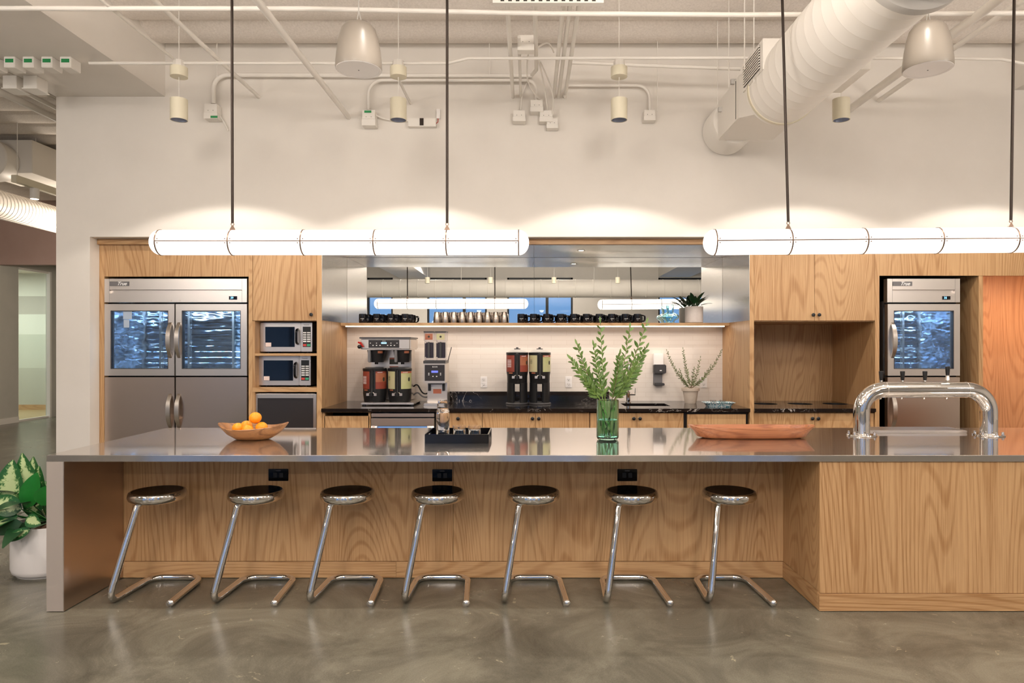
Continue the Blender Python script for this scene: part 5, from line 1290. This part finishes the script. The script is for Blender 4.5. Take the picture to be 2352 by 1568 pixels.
# ================================================================= LEFT CORRIDOR SERVICES
t = thing('corridor_duct', 'large spiral duct low in the corridor ceiling at left', 'duct', (-7.73, 10, 3.4))
ys = []; y = 7.6
while y < 13.25: ys += [(y, .205), (y+.06, .205), (y+.063, .210), (y+.068, .210), (y+.071, .205)]; y += .0715
ytube(ys, -7.73, 3.615, 40).build('duct_body', M['white'], t)
for yy in (8.5, 12.5): MB().tube([(-7.73, yy, 3.81), (-7.73, yy, ZC+.01)], .005, 6).build('hanger_rod', M['white'], t)
t = thing('air_handler', 'boxy air unit with round flange in the corridor ceiling', 'air unit', (-6.9, 9.5, 3.84))
MB().box(-7.35, -6.62, 9.12, 9.9, 3.86, 4.30).build('casing', M['white'], t, bev=.005)
MB().box(-7.3, -6.50, 9.92, 11.2, 3.88, 4.26).build('casing', M['galv'], t, bev=.005)
ytube([(8.85, .255), (8.87, .27), (8.95, .27), (9.11, .25)], -7.03, 3.985, 40).build('flange', M['white'], t)
for xx, yy in ((-6.7, 9.3), (-6.6, 10.8)): MB().tube([(xx, yy, 4.25), (xx, yy, ZC+.01)], .005, 6).build('hanger_rod', M['white'], t)
t = thing('track_rail', 'cream light track with one spotlight in the left corridor', 'light', (-6.4, 10, 3.6))
MB().box(-6.435, -6.365, 8.5, 12.5, 3.59, 3.68).build('rail', M['cream'], t, bev=.003)
for yy in (8.56, 11.5): MB().tube([(-6.4, yy, 3.68), (-6.4, yy, ZC+.01)], .004, 6).build('hanger_rod', M['white'], t)
sp_ = MB().cyl((-6.4, 8.86, 3.455), (-6.4, 8.86, 3.59), .052, seg=30).build('spot_head', M['white'], t)
MB().cyl((-6.4, 8.86, 3.452), (-6.4, 8.86, 3.4545), .045, seg=24).build('lens', M['litlens'], sp_)
for i, (xx, zz, rr, lb) in enumerate(((-4.95, 3.935, .035, 'thick pipe running along the corridor ceiling edge'), (-4.78, 3.96, .022, 'medium pipe in the corridor above the thick one'), (-4.62, 4.0, .009, 'thin conduit nearest the beam in the corridor'), (-4.66, 4.0, .009, 'second thin conduit from the beam in the corridor'), (-4.70, 4.0, .009, 'third thin conduit from the beam in the corridor'))):
    tag(MB().tube([(xx, 4.5, zz), (xx, 12.8, zz)], rr, 12).build('corridor_pipe', M['white'], ang=60), lb, 'pipe', 'corridor pipes')

# ================================================================= SEEN IN THE MIRROR, BEHIND THE PHOTOGRAPHER
t = thing('trunk_duct', 'wide spiral duct crossing the room, seen only in the mirror', 'duct', (0, -5.5, 3.0))
xs2 = []; x_ = -8
while x_ < 8: xs2 += [(x_, .27), (x_+.5, .27), (x_+.505, .278), (x_+.52, .278), (x_+.525, .27)]; x_ += .525
m_ = MB(); sg = 40; vs = []; fs = []
for (xx, r_) in xs2:
    for k_ in range(sg): a = 2*PI*k_/sg; vs.append((xx, -5.5+r_*math.cos(a), 3.27+r_*math.sin(a)))
for i in range(len(xs2)-1):
    for k_ in range(sg): k2 = (k_+1) % sg; fs.append((i*sg+k_, i*sg+k2, (i+1)*sg+k2, (i+1)*sg+k_))
m_.add(vs, fs).build('duct_body', M['wall'], t)
for xx in (-6, -2, 2, 6): MB().tube([(xx, -5.5, 3.53), (xx, -5.5, ZC+.01)], .006, 6).build('hanger_rod', M['white'], t)
for i, (xx, lb) in enumerate(((-2.81, 'can light seen in the mirror, leftmost'), (-1.04, 'can light seen in the mirror above the steel cups'), (.737, 'can light seen in the mirror above the blue window'), (2.525, 'can light seen in the mirror, rightmost'))):
    Yc = -4.1; t = thing('can_pendant', lb, 'light', (xx, Yc, 3.3), 'can lights seen in the mirror')
    MB().lathe([(.060,0),(.066,0),(.066,.17),(0,.17)], xx, Yc, 24, z0=3.3).build('shade', M['cream'], t)
    MB().tube([(xx, Yc, 3.47), (xx, Yc, ZC+.01)], .003, 6).build('cable', M['white'], t)
pipe('conduit crossing the room, seen only in the mirror', [(-8, -3.6, 3.75), (8, -3.6, 3.75)], .016)

# ================================================================= LIGHTS
def light(kind, name, loc, energy, col=(1,.87,.76), rot=(0,0,0), **kw):
    d = bpy.data.lights.new(name, kind); d.energy = energy; d.color = col
    for k_, v in kw.items(): setattr(d, k_, v)
    o = bpy.data.objects.new(name, d); COL.objects.link(o); o.location = loc; o.rotation_euler = rot; return o
WARM = (1, .905, .81)
for u in (411, 915, 1422, 1932, 2440):
    light('SPOT', 'can_lamp', (X(u, 5.5), 5.5, Z(276, 5.5)-.02), 54, WARM, spot_size=R(130), spot_blend=.14, shadow_soft_size=.04)
for xx in (-3.4, -2.0, -.6, .8, 2.2, 3.6):
    light('SPOT', 'track_lamp', (xx, 3.78, 4.22), 80, WARM, spot_size=R(100), spot_blend=.5, shadow_soft_size=.03)
for yy, zz in ((.4, 3.75), (-2.0, 3.85)):
    for xx in (-4.6, -1.5, 1.5, 4.6):
        light('POINT', 'room_fill', (xx, yy, zz), 115 if abs(xx) < 3 else 70, (1,.905,.82), shadow_soft_size=.3)  # unseen fill lamps added to brighten the room, no fixtures there
for xx in (-7, -3, 1, 5): light('SPOT', 'rear_fill', (xx, -6.6, 4.15), 200, (1,.88,.78), spot_size=R(165), spot_blend=.3, shadow_soft_size=.05)  # added fill spots, unseen, brightening the rear wall for the reflections
for xx in (-2.6, .75, 4.0): light('POINT', 'deck_fill', (xx, 3.2, 3.45), 36, (1,.90,.80), shadow_soft_size=.12)  # added fill without fixtures, lifting the ceiling deck
for xx in (-4.8, 5.0): light('POINT', 'side_fill', (xx, 2.3, 2.7), 50, (1,.905,.82), shadow_soft_size=.2)  # extra unseen fill at both sides, sending light up to the deck
light('POINT', 'corridor_lamp', (-7.0, 11.0, 3.0), 150, (1,.85,.7), shadow_soft_size=.15)
light('SPOT', 'corridor_spot', (-6.4, 8.86, 3.44), 40, WARM, spot_size=R(80), spot_blend=.4, shadow_soft_size=.04)
light('AREA', 'side_room_lamp', (-12.2, 14.5, 3.25), 110, (.95,1,.92), shape='RECTANGLE', size=1.2, size_y=1.2)
# under-shelf strip and niche strip
light('AREA', 'shelf_strip_lamp', (.08, SY+.05, SZ-.05), 6, (1,.88,.78), (R(-12),0,0), shape='RECTANGLE', size=3.9, size_y=.02)
light('AREA', 'niche_strip_lamp', (5.1, F+.08, Z(615, F)-.02), 14, (1,.70,.48), (R(8),0,0), shape='RECTANGLE', size=1.2, size_y=.02)
light('SPOT', 'soffit_lamp', (X(1335, 6.95), 6.95, ZR-.02), 8, WARM, spot_size=R(80), spot_blend=.5, shadow_soft_size=.02)
for x0_, x1_ in ((c(240), c(567)), (c(2038), c(2205))):
    light('AREA', 'fridge_lamp', ((x0_+x1_)/2, 6.78, Z(640, F)-.25), 7, (.60,.78,1), (R(20),0,0), shape='RECTANGLE', size=(x1_-x0_)*.8, size_y=.05)

# ================================================================= WORLD AND CAMERA
w = bpy.data.worlds.new('dusk'); sc.world = w; w.use_nodes = True; nt = w.node_tree
bg = nt.nodes['Background']
tc = N(nt, 'ShaderNodeTexCoord'); sx = N(nt, 'ShaderNodeSeparateXYZ'); L(nt, tc.outputs['Generated'], sx.inputs[0])
L(nt, ramp(nt, sx.outputs['Z'], [(0, (.16,.28,.46)), (.25, (.22,.42,.80)), (1, (.16,.32,.66))]), bg.inputs[0]); bg.inputs[1].default_value = 1.5
cam = bpy.data.cameras.new('camera'); co = bpy.data.objects.new('camera', cam); COL.objects.link(co)
co.location = (0, 0, EYE); co.rotation_euler = (R(90), 0, 0)
cam.lens = 24; cam.sensor_width = 36; cam.sensor_fit = 'HORIZONTAL'
cam.shift_x = -(VX-1176)/2352; cam.shift_y = (VY-784)/2352
cam.clip_start = .05; cam.clip_end = 100
sc.camera = co
sc.view_settings.view_transform = 'Standard'; sc.view_settings.look = 'None'; sc.view_settings.gamma = 1; sc.view_settings.exposure = .06
sc.view_settings.use_curve_mapping = False
sc.cycles.max_bounces = 12; sc.cycles.transmission_bounces = 10; sc.cycles.transparent_max_bounces = 12; sc.cycles.glossy_bounces = 6
